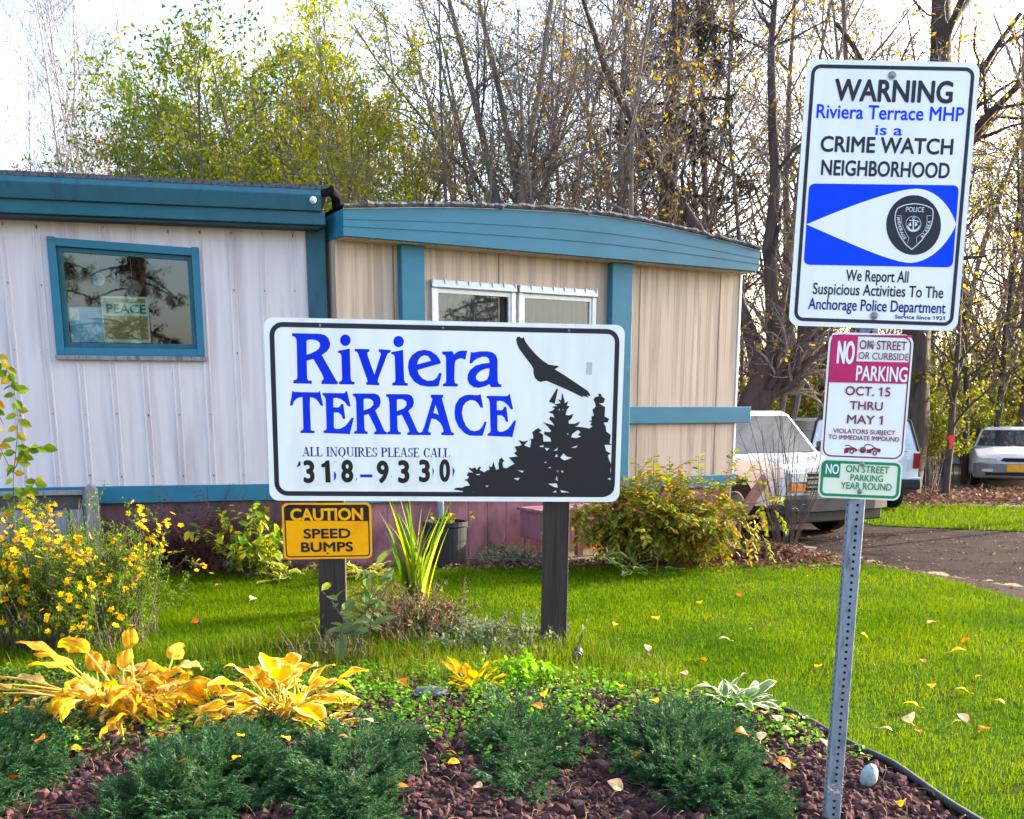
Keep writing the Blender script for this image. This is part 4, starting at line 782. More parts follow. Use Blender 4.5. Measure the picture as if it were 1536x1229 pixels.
# white van-bodied suv seen from behind: rear at y = 0 facing -y
sv_ = thing('suv', 'white suv seen from behind, half hidden by the no parking sign', 'suv', (5.86, 17.3, -.1), R_(-6))
m = M()
for s in (-1, 1):
    prof = [(.03, .55), (.0, .9), (.02, 1.02), (4.6, 1.0), (4.7, .6), (4.5, .45)] + arcpts(3.8, .38, .44, 10, 170) + arcpts(1.0, .38, .44, 10, 170) + [(.5, .5)]
    m.prism(prof, *( (.70, .90) if s > 0 else (-.90, -.70)), 'x')
m.box(-.70, .70, .012, 4.6, .55, 1.01); m.build('body', K['carwhite'], sv_, bevel=.025)
m = M(); loft(m, [cabring(.03, 3.3, .88, 1.02), cabring(.22, 2.8, .76, 1.50), cabring(.30, 2.7, .70, 1.545)]); m.build('cab', K['carwhite'], sv_, bevel=.03)
pane(sv_, 'rear_window', (-.88, .03, 1.02), (.88, .03, 1.02), (.76, .22, 1.5), (-.76, .22, 1.5), .07, .012, mat('glass_with_reflection', [(150, 172, 184), (176, 194, 204)], .08, (30, 30, .5), spec=1, coat=1))  # pale streaky reflection is put into the glass colour
m = M()
for s in (-1, 1): m.tube([(s * .885, .02, 1.02), (s * .765, .21, 1.505), (s * .70, .29, 1.555)], .022, 6)
m.tube([(-.70, .29, 1.555), (.70, .29, 1.555)], .022, 6); m.build('window_seal', K['rubber'], sv_)
for s in (-1, 1):
    m = M(); a, b = sorted((s * .80, s * .915)); m.box(a, b, -.02, .12, .74, .99); m.build('tail_light', redlens, sv_, bevel=.01)
m = M(); m.box(-.93, .93, -.1, .1, .40, .56); m.build('bumper', K['blackplastic'], sv_, bevel=.03); m = M(); m.box(-.93, .93, -.09, .08, .562, .60); m.build('bumper_strip', K['carwhite'], sv_, bevel=.01)
m = M(); m.tube([(-.3, .0, .88), (.5, -.012, .90)], .012, 6); m.build('wiper', K['rubber'], sv_)
for x, s in ((-.88, -1), (.88, 1)):
    for y in (1.0, 3.8): wheel(sv_, x, y, .37, .24, s, K['alu'])
m = M(); m.box(-.68, .68, .2, 4.4, .3, .54); m.build('chassis', K['rubber'], sv_)
# sedan: front at y = 0 facing -y
sd = thing('sedan', 'white sedan with an orange plate parked at the leafy verge', 'car', (10.85, 22.3, -.08), R_(-21))
def sec(y, hw, z0, z1, cr=.04):
    return [(-hw * .94, y, z0), (-hw, y, z0 + .12), (-hw, y, z0 + (z1 - z0) * .62), (-hw * .93, y, z1 - .02), (-hw * .5, y, z1 + cr * .7), (0, y, z1 + cr), (hw * .5, y, z1 + cr * .7), (hw * .93, y, z1 - .02), (hw, y, z0 + (z1 - z0) * .62), (hw, y, z0 + .12), (hw * .94, y, z0)]
m = M(); loft(m, [sec(*q) for q in ((-.02, .62, .30, .60, .02), (.04, .74, .24, .66, .02), (.16, .81, .21, .70), (.5, .85, .2, .755), (1.25, .87, .2, .84), (2.2, .88, .2, .87), (3.5, .88, .2, .89), (4.2, .86, .22, .90), (4.6, .78, .3, .86))]); m.build('body', K['carsilver'], sd, smooth=False, bevel=.02)
m = M(); cr4 = lambda y0, y1, x0, x1, z: [(-x0, y0, z), (0, y0 - .07, z), (x0, y0, z), (x1, y1, z), (0, y1 + .05, z), (-x1, y1, z)]
loft(m, [cr4(1.28, 4.0, .80, .78, .85), cr4(2.0, 3.45, .64, .62, 1.24), cr4(2.12, 3.35, .56, .55, 1.275)]); m.build('cab', K['carsilver'], sd, bevel=.02)
for s in (-1, 1):
    V = [(s * .8, 1.28, .85), (s * .78, 4.0, .85), (s * .62, 3.45, 1.24), (s * .64, 2.0, 1.24)]
    if s < 0: V = [V[1], V[0], V[3], V[2]]
    pane(sd, 'side_window', *V, .08, .012)
    a, b = sorted((s * .36, s * .74)); m = M(); m.prism([(s * .34, .545), (s * .40, .64), (s * .76, .665), (s * .79, .56)], -.06 + .03, .10, 'y'); m.build('headlight', headmat, sd, bevel=.01)
    m = M(); m.box(*sorted((s * .46, s * .68)), -.095, -.05, .36, .42); m.build('fog_light', headmat, sd, bevel=.006)
    m = M(); m.box(*sorted((s * .86, s * 1.04)), 1.5, 1.58, .90, 1.02); m.build('mirror', K['cargrey'], sd, bevel=.02)
m = M(); m.prism([(-.32, .60), (-.26, .655), (.26, .655), (.32, .60), (.2, .575), (-.2, .575)], -.035, .06, 'y'); m.build('grille', K['rubber'], sd)
m = M(); loft(m, [[(-.85, .2, z0), (-.8, .0, z0), (-.55, -.09, z0), (.55, -.09, z0), (.8, .0, z0), (.85, .2, z0)] for z0 in (.27, .40, .50, .53)]); m.build('bumper', K['cargrey'], sd, bevel=.02)
m = M(); m.box(-.19, .19, -.115, -.091, .37, .52); m.build('number_plate', mat('orange_plate', [(226, 150, 30), (240, 168, 44)], .5, (30, 30, 30)), sd)
m = M(); m.box(-.6, .6, -.096, -.05, .285, .35); m.build('air_intake', K['rubber'], sd)
for x, s in ((-.85, -1), (.85, 1)):
    for y in (.85, 3.6): wheel(sd, x, y, .31, .2, s, K['alu'])
V = [(-.74, 1.30, .885), (0, 1.225, .885), (.74, 1.30, .885), (.60, 1.93, 1.2), (0, 1.865, 1.2), (-.60, 1.93, 1.2)]
m = M(); m.add([(x, y - .02, z + .014) for x, y, z in V] + [(x, y, z) for x, y, z in V], [(0, 1, 4, 5), (1, 2, 3, 4), (0, 6, 7, 1), (1, 7, 8, 2), (2, 8, 9, 3), (5, 11, 6, 0)]); m.build('windshield', DG, sd)
# shed
sh = thing('shed', 'low shed with a dark sloping roof behind the white sedan', 'shed', (15.6, 30, 0), R_(8))
m = M(); m.box(-2, 2.5, 0, 3, 0, 1.1); m.build('wall', K['greywood'], sh)
m = M(); m.prism([(-2.7, 1.42), (-2.6, 1.55), (3, .75), (3, .62)], -.5, 3.4, 'y'); m.build('roof', K['roof'], sh)
m = M(); m.box(-2.72, -2.3, -.55, -.51, 1.36, 1.52); m.build('roof_edge', K['whiteframe'], sh)
# ---------------------------------------------------------------- lawn, bed cover, plants
def unit(v): return v / (np.linalg.norm(v, axis=-1, keepdims=True) + 1e-9)
def frames(d, rng, roll=None):
    """rotation matrices with local +Y along d, random roll"""
    d = unit(np.asarray(d, float)); n = len(d); q = unit(np.cross(d, rng.normal(size=(n, 3)))) if roll is None else unit(np.cross(d, roll))
    return np.stack([q, d, np.cross(q, d)], -1)
def blades(m, rng, X, Y, h, wd, mi=0, lean=.45, z=None):
    n = len(X); a = rng.uniform(0, 6.283, n); l = rng.uniform(.05, lean, n) * h; z0 = (GZ(X, Y) if z is None else z) - .004
    b = a + rng.normal(0, .9, n) + 1.57; wx, wy = np.cos(b) * wd / 2, np.sin(b) * wd / 2
    f = lambda t: (X + np.cos(a) * l * t * t, Y + np.sin(a) * l * t * t, z0 + h * (t - .18 * t * t * (l / h)))
    x1, y1, z1 = f(.55); x2, y2, z2 = f(1.)
    V = np.stack([np.stack([X - wx, Y - wy, z0], 1), np.stack([X + wx, Y + wy, z0], 1), np.stack([x1 + wx * .75, y1 + wy * .75, z1], 1), np.stack([x1 - wx * .75, y1 - wy * .75, z1], 1), np.stack([x2, y2, z2], 1)], 1)
    i = np.arange(n)[:, None] * 5
    o = m.n; m.add(V.reshape(-1, 3), np.concatenate([i, i + 1, i + 2, i + 3], 1), mi); m.ch.append((np.zeros((0, 3)), np.concatenate([i + 3, i + 2, i + 4], 1) + o, mi))
def in_poly_pts(rng, poly, n, box, dens=None):
    X = rng.uniform(box[0], box[1], n); Y = rng.uniform(box[2], box[3], n); k = inpoly(poly, X, Y)
    if dens is not None: k &= rng.uniform(0, 1, n) < dens(X, Y)
    return X[k], Y[k]
rng = np.random.default_rng(71)
GR_ = leafmat('grass_blades', [(46, 76, 1), (62, 90, 1), (76, 103, 2), (86, 111, 2), (98, 120, 3), (114, 126, 8), (132, 126, 44)], .42, .8, 1.2, .02, patch=1.1)
def patchy(X, Y): return np.sin(X * 3.1 + np.sin(Y * 2.3)) * np.sin(Y * 2.7 + np.cos(X * 1.9)) * .5 + .5
g = M()
X, Y = in_poly_pts(rng, LAWN, 600000, (-5.2, 5.6, 3.0, 11.4), lambda x, y: np.clip(1.25 - (y - 4) * .115, .32, 1) * (x > -.56 * y - .6) * (.7 + .3 * patchy(x, y)))
h = rng.uniform(.022, .052, len(X)) * (.75 + .5 * patchy(X * .6, Y * .6)) * (1 + .55 * (X < .4) * (Y < 8) * rng.uniform(0, 1, len(X)))
blades(g, rng, X, Y, h, rng.uniform(.0022, .004, len(X)) * (1 + .10 * np.maximum(Y - 5, 0)), 0, .8)
tag(g.build('grass', GR_), kind='stuff')
g = M(); X, Y = in_poly_pts(rng, STRIP, 42000, (5.2, 13, 12.5, 19.5)); blades(g, rng, X, Y, rng.uniform(.03, .08, len(X)), rng.uniform(.008, .014, len(X)))
tag(g.build('verge_grass', leafmat('verge_blades', [(70, 100, 4), (96, 118, 8), (64, 90, 4), (116, 122, 20)], .42, .7, 1.2, .04)), kind='stuff')
# taller dry grass and weeds in the strip around the posts
g = M(); WS = [(-4.2, 5.9), (-1.0, 5.75), (.9, 5.55), (1.25, 5.5), (.9, 6.3), (.6, 6.9), (.3, 7.4), (-.3, 7.7), (-1.6, 7.4), (-2.2, 6.8), (-4.2, 6.6)]
X, Y = in_poly_pts(rng, WS, 26000, (-4.2, 1.3, 5.4, 7.8), lambda x, y: .25 + .75 * patchy(x * 1.3, y * 1.4)); blades(g, rng, X, Y, rng.uniform(.05, .17, len(X)), rng.uniform(.003, .006, len(X)), 0, .8)
tag(g.build('weedy_grass', leafmat('weedy_blades', [(54, 84, 6), (76, 102, 12), (100, 110, 26), (66, 94, 8), (132, 124, 56), (50, 78, 6)], .4, .6, 1.2, .1, patch=1.5)), kind='stuff')
# leaf shapes
LF = (np.array([(0, 0, 0), (.30, .33, .06), (.26, .68, .03), (0, 1, -.08), (-.26, .68, .03), (-.30, .33, .06), (0, .35, -.02), (0, .7, -.03)]), np.array([(0, 1, 6, 6), (1, 2, 7, 6), (2, 3, 7, 7), (0, 6, 5, 5), (6, 7, 4, 5), (7, 3, 4, 4)]))
LFt = np.array([(0, 1, 6), (1, 2, 7), (1, 7, 6), (2, 3, 7), (0, 6, 5), (6, 7, 4), (6, 4, 5), (7, 3, 4)])
def leafset(m, rng, pos, d, L, asp=1., mi=0, up=None):
    n = len(pos); m.inst(LF[0], LFt, pos, frames(d, rng, np.array([0, 0, 1.]) + rng.normal(0, .4, (n, 3)) if up is None else up), np.stack([L * asp, L, L], 1), mi)
# lava rock
ROCK = mat('lava_rock', [(66, 44, 48), (92, 62, 62), (50, 36, 42), (84, 52, 52)], .95, (22, 22, 22), .9, (120, 120, 120), lo=.25, hi=.75)
m = M(); X, Y = in_poly_pts(rng, BED, 19000, (-2.9, 2.0, 3.3, 5.55), lambda x, y: .9 + 0 * x)
for k in range(5):
    V, F = ico(rng, 1, .3, (1, .8, .62)); s = slice(k, None, 5); x, y = X[s], Y[s]; n = len(x); r = rng.gamma(4, .0028, n) + .005
    m.inst(V, F, np.stack([x, y, GZ(x, y) + r * .3], 1), frames(rng.normal(size=(n, 3)), rng), r, 0)
lv = m.build('lava_rock', leafmat('lava_pebbles', [(64, 40, 42), (86, 54, 54), (44, 32, 38), (72, 46, 50), (98, 66, 64), (54, 42, 46)], 0, .95, spec=.15), smooth=False); tag(lv, kind='stuff')
# creeping juniper: feathery sprigs over low mounds
def sprig(rng):
    V, F = [], []
    def needle(p, d, L, wd):
        s = unit(np.cross(d, rng.normal(size=3))); i = len(V); V.extend([p - s * wd / 2, p + s * wd / 2, p + d * L]); F.append((i, i + 1, i + 2))
    k = 10; dirn = np.array([0, 1, .1]); p = np.zeros(3)
    for i in range(k):
        p = p + dirn * .1; dirn = unit(dirn + rng.normal(0, .12, 3))
        for s in (-1, 1):
            d = unit(np.array([s * .8, .9, rng.normal(0, .35)])); L = .34 * (1 - i / k * .6); q = p.copy()
            for j in range(5):
                q = q + d * L / 5; d = unit(d + rng.normal(0, .1, 3) + [0, .08, 0])
                for e in (-1, 1): needle(q, unit(d + unit(np.cross(d, [0, 0, 1.])) * e * .55 + rng.normal(0, .25, 3)), .11, .028)
        needle(p, dirn, .16, .04)
    return np.array(V), np.array(F)
SPR = [sprig(rng) for _ in range(5)]
JUN = leafmat('juniper_needles', [(28, 50, 30), (38, 66, 40), (50, 84, 52), (62, 98, 58), (86, 114, 72), (78, 74, 48)], .25, .55, 1.1, patch=9)
def juniper(label, cx, cy, rx, ry, h, n, lens=(.10, .19)):
    o = thing('juniper', label, 'shrub', (cx, cy, 0), 0, 'creeping junipers in the front bed'); f = M(); st = M()
    ph = rng.uniform(0, 6, 3)
    for k in range(5):
        nn = int(n * .27); a = rng.uniform(0, 6.283, nn); edge = 1 + .2 * np.sin(a * 3 + ph[0]) + .16 * np.sin(a * 5 + ph[1]) + .1 * np.sin(a * 9 + ph[2]); t = np.sqrt(rng.uniform(0, 1, nn))
        x, y = rx * edge * t * np.cos(a), ry * edge * t * np.sin(a); top = h * np.clip(1 - t ** 2.4, .0, 1) * (.75 + .5 * np.sin(x * 13 + ph[2]) * np.sin(y * 11 + ph[0])); zz = GZ(x + cx, y + cy) + .012 + top * rng.uniform(.2, 1, nn) ** .7
        sw = np.array([.5, -.3, 0]); d = np.stack([np.cos(a) * (.3 + .7 * t), np.sin(a) * (.3 + .7 * t), rng.uniform(-.05, .42, nn) * (1.1 - t * .8)], 1) + rng.normal(0, .38, (nn, 3)) * [1, 1, .5] + sw * .4
        up = unit(np.array([0, 0, 1.]) + rng.normal(0, .35, (nn, 3)))
        kp = np.sin((x + cx) * 15 + ph[1] + 2 * np.sin((y + cy) * 9)) * np.sin((y + cy) * 13 + ph[2]) > -.35          # bare gaps in the mat
        x, y, zz, d, up = x[kp], y[kp], zz[kp], d[kp], up[kp]; nn = len(x)
        L = rng.uniform(*lens, nn); f.inst(*SPR[k], np.stack([x, y, zz], 1), frames(d, rng, up), L, 0)
    P = []
    for i in range(26):
        a = rng.uniform(0, 6.283); tt = np.linspace(0, .9, 6); P.append(np.stack([rx * tt * math.cos(a), ry * tt * math.sin(a), GZ(cx, cy) + .012 + h * .5 * np.sin(tt * 2.2)], 1) + rng.normal(0, .012, (6, 3)))
    st.tubes(np.array(P), np.repeat(np.linspace(.007, .003, 6)[None], 26, 0), 4)
    f.build('foliage', JUN, o); st.build('stems', K['twig'], o)
juniper('dark juniper mat at the left frame edge under the largest hosta', -2.30, 4.4, .30, .50, .03, 800)
juniper('broad blue green juniper mat below the largest yellow hosta', -1.29, 4.10, .25, .56, .04, 1050)
juniper('juniper mat below the second hosta, left of the lava rock gap', -.66, 4.16, .14, .60, .035, 600)
juniper('loose thin juniper in the middle of the bed behind lava rock', .05, 4.60, .12, .60, .02, 300)
juniper('tall rounded juniper mound just left of the steel pole', .80, 4.36, .19, .64, .055, 1250)
juniper('dark juniper mat in the front left corner of the bed', -2.2, 3.7, .12, .2, .03, 150)
# small clover and weeds among the bed
CLV = leafmat('clover_leaves', [(74, 130, 18), (100, 150, 30), (56, 106, 24), (130, 164, 50), (118, 146, 96)], .4, .5, patch=3)
m = M(); n = 1300; cx = rng.uniform(-4.2, 1.6, n); cy = rng.uniform(4.3, 6.2, n) ; k = inpoly(BED, cx, cy) & (rng.uniform(0, 1, n) < np.clip((cy - 4.0) / 1.3, .25, 1)); cx, cy = cx[k], cy[k]
q = 16; px = np.repeat(cx, q) + rng.normal(0, .045, len(cx) * q); py = np.repeat(cy, q) + rng.normal(0, .045, len(cx) * q); nn = len(px)
d = rng.normal(size=(nn, 3)) * [1, 1, .35]; leafset(m, rng, np.stack([px, py, GZ(px, py) + rng.uniform(.01, .075, nn)], 1), d, rng.uniform(.012, .034, nn), 1.3)
tag(m.build('ground_cover', CLV), kind='stuff')
m = M(); n = 900; px = rng.uniform(-2.6, 1.7, n); py = rng.uniform(3.6, 6.3, n); k = inpoly(BED, px, py); px, py = px[k], py[k]; n = len(px)
a = rng.uniform(0, 6.283, n); t = np.linspace(0, 1, 5)[None]; L = rng.uniform(.05, .16, n)[:, None]; P = np.stack([px[:, None] + np.cos(a)[:, None] * L * t + .02 * np.sin(t * 4 + a[:, None]), py[:, None] + np.sin(a)[:, None] * L * t, GZ(px, py)[:, None] + .02 + .05 * np.sin(t * 3) * rng.uniform(0, 1, n)[:, None]], -1)
m.tubes(P, np.full((n, 5), .0012), 3); tag(m.build('dry_stems', mat('straw', [(150, 120, 84), (120, 92, 66), (176, 150, 110)], .9, (4, 4, 4))), kind='stuff')

# hostas
def hosta_leaf(m, rng, base, az, pet, el, L, W, droop, crinkle=.02, edge_mi=1, pet_mi=2, roll=0., fold=.35, curl=0., blade_mi=0):
    d = np.array([math.cos(az) * math.cos(el), math.sin(az) * math.cos(el), math.sin(el)]); hz = np.array([math.cos(az), math.sin(az), 0]); side = np.array([-math.sin(az), math.cos(az), 0])
    pts = [np.array(base, float)]; e = el
    for i in range(5):
        e -= droop * .12; pts.append(pts[-1] + (hz * math.cos(e) + np.array([0, 0, 1]) * math.sin(e)) * pet / 5)
    m.tube(pts, np.linspace(.007, .0045, 6), 5, pet_mi, cap=False)
    nu, nv = 11, 9; V = np.zeros((nu, nv, 3)); p = pts[-1].copy(); ph = rng.uniform(0, 6, 4)
    for i in range(nu):
        t = i / (nu - 1); ww = W * (math.sin(math.pi * min(1, t ** .62)) ** .85) * (1 - .1 * t) + .0015; ww = max(ww, .002)
        up = -hz * math.sin(e) + np.array([0, 0, 1]) * math.cos(e); rl = roll * t
        sd = side * math.cos(rl) + up * math.sin(rl); un = np.cross(hz * math.cos(e) + np.array([0, 0, 1]) * math.sin(e), sd); un = -un if un[2] < 0 and abs(rl) < 1 else un
        for j in range(nv):
            v = -1 + 2 * j / (nv - 1); lift = fold * abs(v) * ww * (1 - .3 * abs(v)) - curl * v * v * ww + crinkle * (math.sin(v * 9 + ph[0] + t * 3) * .4 + abs(v) * math.sin(t * 11 + ph[1] + v)) 
            V[i, j] = p + sd * v * ww / 2 * 2 * .5 + un * lift * .6; V[i, j, 2] = max(V[i, j, 2], .012 + .01 * abs(v))
        e -= droop * (.10 + .16 * t); p = p + (hz * math.cos(e) + np.array([0, 0, 1]) * math.sin(e)) * L / (nu - 1)
    idx = np.arange(nu * nv).reshape(nu, nv); F = np.stack([idx[:-1, :-1], idx[:-1, 1:], idx[1:, 1:], idx[1:, :-1]], -1); e_ = np.zeros((nu - 1, nv - 1), bool); e_[:, [0, -1]] = True
    o = m.n; m.add(V.reshape(-1, 3), F[~e_], blade_mi); m.ch.append((np.zeros((0, 3)), F[e_] + o, edge_mi))
def veinmat(name, cols, trans=.4):
    """leaf colour per leaf plus blotches of wear; fine ribs along the leaf as bump"""
    m = leafmat(name, cols, trans, .75, 1.2, .06); nt = m.node_tree; N = nt.nodes; p = N['Principled BSDF']
    tc = N.new('ShaderNodeTexCoord'); n = N.new('ShaderNodeTexNoise'); n.inputs['Scale'].default_value = 26; n.inputs['Detail'].default_value = 5
    r = N.new('ShaderNodeMapRange'); r.inputs[1].default_value = .48; r.inputs[2].default_value = .72
    mx = N.new('ShaderNodeMix'); mx.data_type = 'RGBA'; src = p.inputs['Base Color'].links[0].from_socket
    nt.links.new(tc.outputs['Object'], n.inputs[0]); nt.links.new(n.outputs[0], r.inputs[0]); nt.links.new(r.outputs[0], mx.inputs[0]); nt.links.new(src, mx.inputs[6])
    mx.inputs[7].default_value = (*lin((150, 88, 26)), 1); nt.links.new(mx.outputs[2], p.inputs['Base Color'])
    n2 = N.new('ShaderNodeTexNoise'); n2.inputs['Scale'].default_value = 120; b = N.new('ShaderNodeBump'); b.inputs['Strength'].default_value = .35; b.inputs['Distance'].default_value = .004
    nt.links.new(tc.outputs['Object'], n2.inputs[0]); nt.links.new(n2.outputs[0], b.inputs['Height']); nt.links.new(b.outputs[0], p.inputs['Normal']); return m
HY = veinmat('hosta_yellow', [(224, 168, 6), (236, 188, 14), (206, 148, 12), (230, 178, 8), (188, 136, 30), (172, 158, 20)], .5); HT = veinmat('hosta_tan', [(222, 178, 46), (238, 200, 72), (196, 152, 58), (238, 190, 22), (242, 218, 146), (176, 132, 62), (232, 182, 18)], .5)
HE = leafmat('hosta_edge', [(226, 198, 104), (234, 216, 150), (220, 182, 74)], .4); HP = leafmat('hosta_stalk', [(214, 178, 70), (196, 164, 60), (180, 172, 70), (222, 186, 96)], .2)
def hosta(name, label, loc, seed, n, pet, L, W, mats, els=(.35, 1.3), azr=(0, 6.283), droop=(.15, .55), crinkle=.012, fold=.3, curl=0., spread=.06, roll=.7):
    rng = np.random.default_rng(seed); m = M(); z = float(GZ(loc[0], loc[1]))
    for i in range(n):
        az = rng.uniform(*azr); u = i / n; b = (rng.normal(0, spread), rng.normal(0, spread * .7), -.01); s = rng.uniform(.65, 1.15)
        hosta_leaf(m, rng, b, az, pet * s * rng.uniform(.6, 1.15), rng.uniform(*els), L * s, W * s * rng.uniform(.7, 1.1), rng.uniform(*droop), crinkle, 1, 2, rng.normal(0, roll), fold, curl)
    o = m.build(name, mats, smooth=True, loc=(loc[0], loc[1], z)); return tag(o, label, 'plant')
hosta('hosta', 'largest withered yellow tan hosta with long limp stalks, at left', (-2.02, 5.10), 81, 120, .33, .21, .10, [HT, HT, HP], (.12, 1.3), droop=(.5, 1.1), crinkle=.02, fold=.5, curl=.5, spread=.09, roll=1.2)
m = M(); r2 = np.random.default_rng(82)
for i in range(46):
    az = r2.uniform(3.0, 5.9); e = r2.uniform(.0, .5); L = r2.uniform(.22, .46); p = np.array([-2.02 + r2.normal(0, .08), 5.06 + r2.normal(0, .05), .07]); P = [p]
    for s in range(5): P.append(P[-1] + np.array([math.cos(az) * math.cos(e), math.sin(az) * math.cos(e), math.sin(e)]) * L / 5); e -= .16
    m.tube(P, np.linspace(.0075, .004, 6), 5, 0, cap=False)
for i in range(9):                                                 # long stalks lying out to the left with shrivelled tips
    hosta_leaf(m, r2, (-2.1 + r2.normal(0, .04), 5.08 + r2.normal(0, .05), .08), r2.uniform(2.9, 3.6), r2.uniform(.38, .6), r2.uniform(.25, .7), .16, .045, r2.uniform(.7, 1.1), .02, 1, 0, r2.normal(0, 1), .5, .5, 1)
for i in range(110):                                               # crumpled dry leaves among the stalks
    az = r2.uniform(0, 6.283); s = r2.uniform(.5, 1.2)
    hosta_leaf(m, r2, (-2.02 + r2.normal(0, .13), 5.08 + r2.normal(0, .10), .08), az, .16 * s, r2.uniform(.1, 1.35), .13 * s, .05 * s, r2.uniform(.6, 1.5), .03, 1, 0, r2.normal(0, 1.6), .6, .7, 1)
bigh = bpy.data.objects['hosta']; st = m.build('limp_stalks', [HP, HT], smooth=True); st.parent = bigh; st.matrix_parent_inverse = Matrix.Translation(-bigh.location)
hosta('hosta', 'bright yellow hosta with pale leaf edges, second from left', (-1.18, 5.08), 83, 70, .33, .21, .155, [HY, HE, HP], (.1, 1.3), droop=(.4, 1.0), crinkle=.012, fold=.28, spread=.05, roll=.5)
hosta('hosta', 'small yellow hosta in front of the lime leaved plant', (-.22, 5.66), 84, 20, .10, .13, .055, [HY, HY, HP], (.3, 1.3), droop=(.1, .5), crinkle=.006, spread=.025)
HG = leafmat('hosta_green', [(96, 120, 70), (120, 140, 88), (84, 108, 60)], .3); HW = leafmat('hosta_white', [(214, 220, 196), (226, 228, 206), (204, 206, 170)], .3)
hosta('hosta', 'white edged green hosta behind the juniper mound near the pole', (1.18, 5.26), 85, 34, .11, .15, .065, [HG, HW, HG], (.2, 1.1), droop=(.2, .6), crinkle=.006, spread=.05)
HO = leafmat('hosta_olive', [(110, 132, 40), (140, 150, 50), (160, 154, 50)], .4); HOE = leafmat('hosta_pale_edge', [(190, 196, 120), (206, 204, 130)], .4)
hosta('hosta', 'olive hosta low on the lawn left of the caution sign post', (-2.15, 9.85), 86, 22, .22, .22, .11, [HO, HOE, HO], (.2, 1.), spread=.07)
hosta('hosta', 'yellowing hosta low on the lawn right of the caution sign post', (-1.45, 9.8), 87, 20, .2, .24, .11, [leafmat('hosta_gold', [(170, 160, 40), (196, 170, 40), (150, 146, 44)], .4), HOE, HO], (.2, 1.), spread=.07)
hosta('hosta', 'dull green hosta at the lawn edge under the big leafy bush', (1.25, 10.2), 88, 22, .2, .24, .10, [leafmat('hosta_dull', [(90, 116, 60), (112, 130, 70)], .35), HOE, HO], (.2, 1.1), spread=.1)

# leafy plants made of stems carrying leaves
def plant(name, label, loc, seed, nst, h, leafm, L, per, cat='plant', stem='twig', tilt=(.1, .6), bend=.5, asp=1., r=.006, t0=.25, spread=.08, azr=(0, 6.283), pairs=False, droop=.2, group=None):
    rng = np.random.default_rng(seed); z = float(GZ(loc[0], loc[1])); o = thing(name, label, cat, (loc[0], loc[1], z), 0, group); k = 9
    az = rng.uniform(*azr, nst); tl = rng.uniform(*tilt, nst); hh = h * rng.uniform(.55, 1.05, nst); P = [np.stack([rng.normal(0, spread, nst), rng.normal(0, spread, nst), np.full(nst, -.02)], 1)]
    for s in range(k - 1):
        a = tl + bend * (s / k) ** 2 * rng.uniform(.6, 1.4, nst); P.append(P[-1] + np.stack([np.sin(a) * np.cos(az), np.sin(a) * np.sin(az), np.cos(a)], 1) * (hh / (k - 1))[:, None] + rng.normal(0, .004, (nst, 3)))
    P = np.stack(P, 1); m = M(); m.tubes(P, np.repeat((r * np.linspace(1, .3, k))[None], nst, 0), 5); m.build('stems', K[stem] if isinstance(stem, str) else stem, o, smooth=True)
    f = M(); n = nst * per; idx = np.repeat(np.arange(nst), per); t = (np.tile(np.linspace(t0, .999, per), nst)) * (k - 1); i = np.minimum(t.astype(int), k - 2); fr = (t - i)[:, None]
    p = P[idx, i] * (1 - fr) + P[idx, i + 1] * fr; tg = unit(P[idx, i + 1] - P[idx, i]); sd = unit(np.cross(tg, [0, 0, 1.]) + 1e-4)
    if pairs: d = sd * np.where(np.arange(n) % 2, 1, -1)[:, None] + tg * .55 + [0, 0, -droop] + rng.normal(0, .18, (n, 3))
    else: d = rng.normal(0, 1, (n, 3)) + tg * .5 + [0, 0, -droop]
    leafset(f, rng, p, d, L * rng.uniform(.6, 1.25, n) * np.where(pairs, 1 - .5 * (t / (k - 1)) ** 3, 1), asp); f.build('foliage', leafm, o); return o
# golden green arching bush by the beige home
BU = leafmat('bush_leaves', [(92, 110, 26), (116, 128, 32), (142, 144, 42), (80, 100, 28), (164, 154, 54), (176, 118, 56), (104, 120, 32)], .35, .45)
rng = np.random.default_rng(91); ob = thing('leafy_bush', 'large arching olive and golden bush beside the beige home wall', 'bush', (1.60, 10.70, 0)); st = M(); fo = M()
nst = 120; az = rng.uniform(0, 6.283, nst); tl = rng.uniform(.05, .75, nst); hh = rng.uniform(.75, 1.4, nst); k = 10; P = [np.stack([rng.uniform(-.42, .42, nst), rng.uniform(-.12, .2, nst), np.full(nst, -.02)], 1)]
for s in range(k - 1):
    a = tl + 1.5 * (s / k) ** 1.6; P.append(P[-1] + np.stack([np.sin(a) * np.cos(az), np.sin(a) * np.sin(az) * .7, np.cos(a)], 1) * (hh / (k - 1))[:, None])
P = np.stack(P, 1); st.tubes(P, np.repeat(np.linspace(.007, .002, k)[None], nst, 0), 4); RB = np.repeat(np.linspace(.007, .002, k)[None], nst, 0)
def grow0(rng, P, cnt, L):
    N, j, _ = P.shape; idx = np.repeat(np.arange(N), cnt); n = len(idx); t = rng.uniform(.3, 1, n) * (j - 1.001); i = t.astype(int); f = (t - i)[:, None]; p = P[idx, i] * (1 - f) + P[idx, i + 1] * f
    d = unit(P[idx, i + 1] - P[idx, i] + unit(rng.normal(size=(n, 3))) * .9); ln = L * rng.uniform(.6, 1.2, n); out = [p]
    for s in range(5): d = unit(d + [0, 0, -.13]); out.append(out[-1] + d * (ln / 5)[:, None])
    return np.stack(out, 1)
Q = grow0(rng, P, 7, .30); st.tubes(Q, np.full(Q.shape[:2], .002), 3); n = len(Q); per = 11
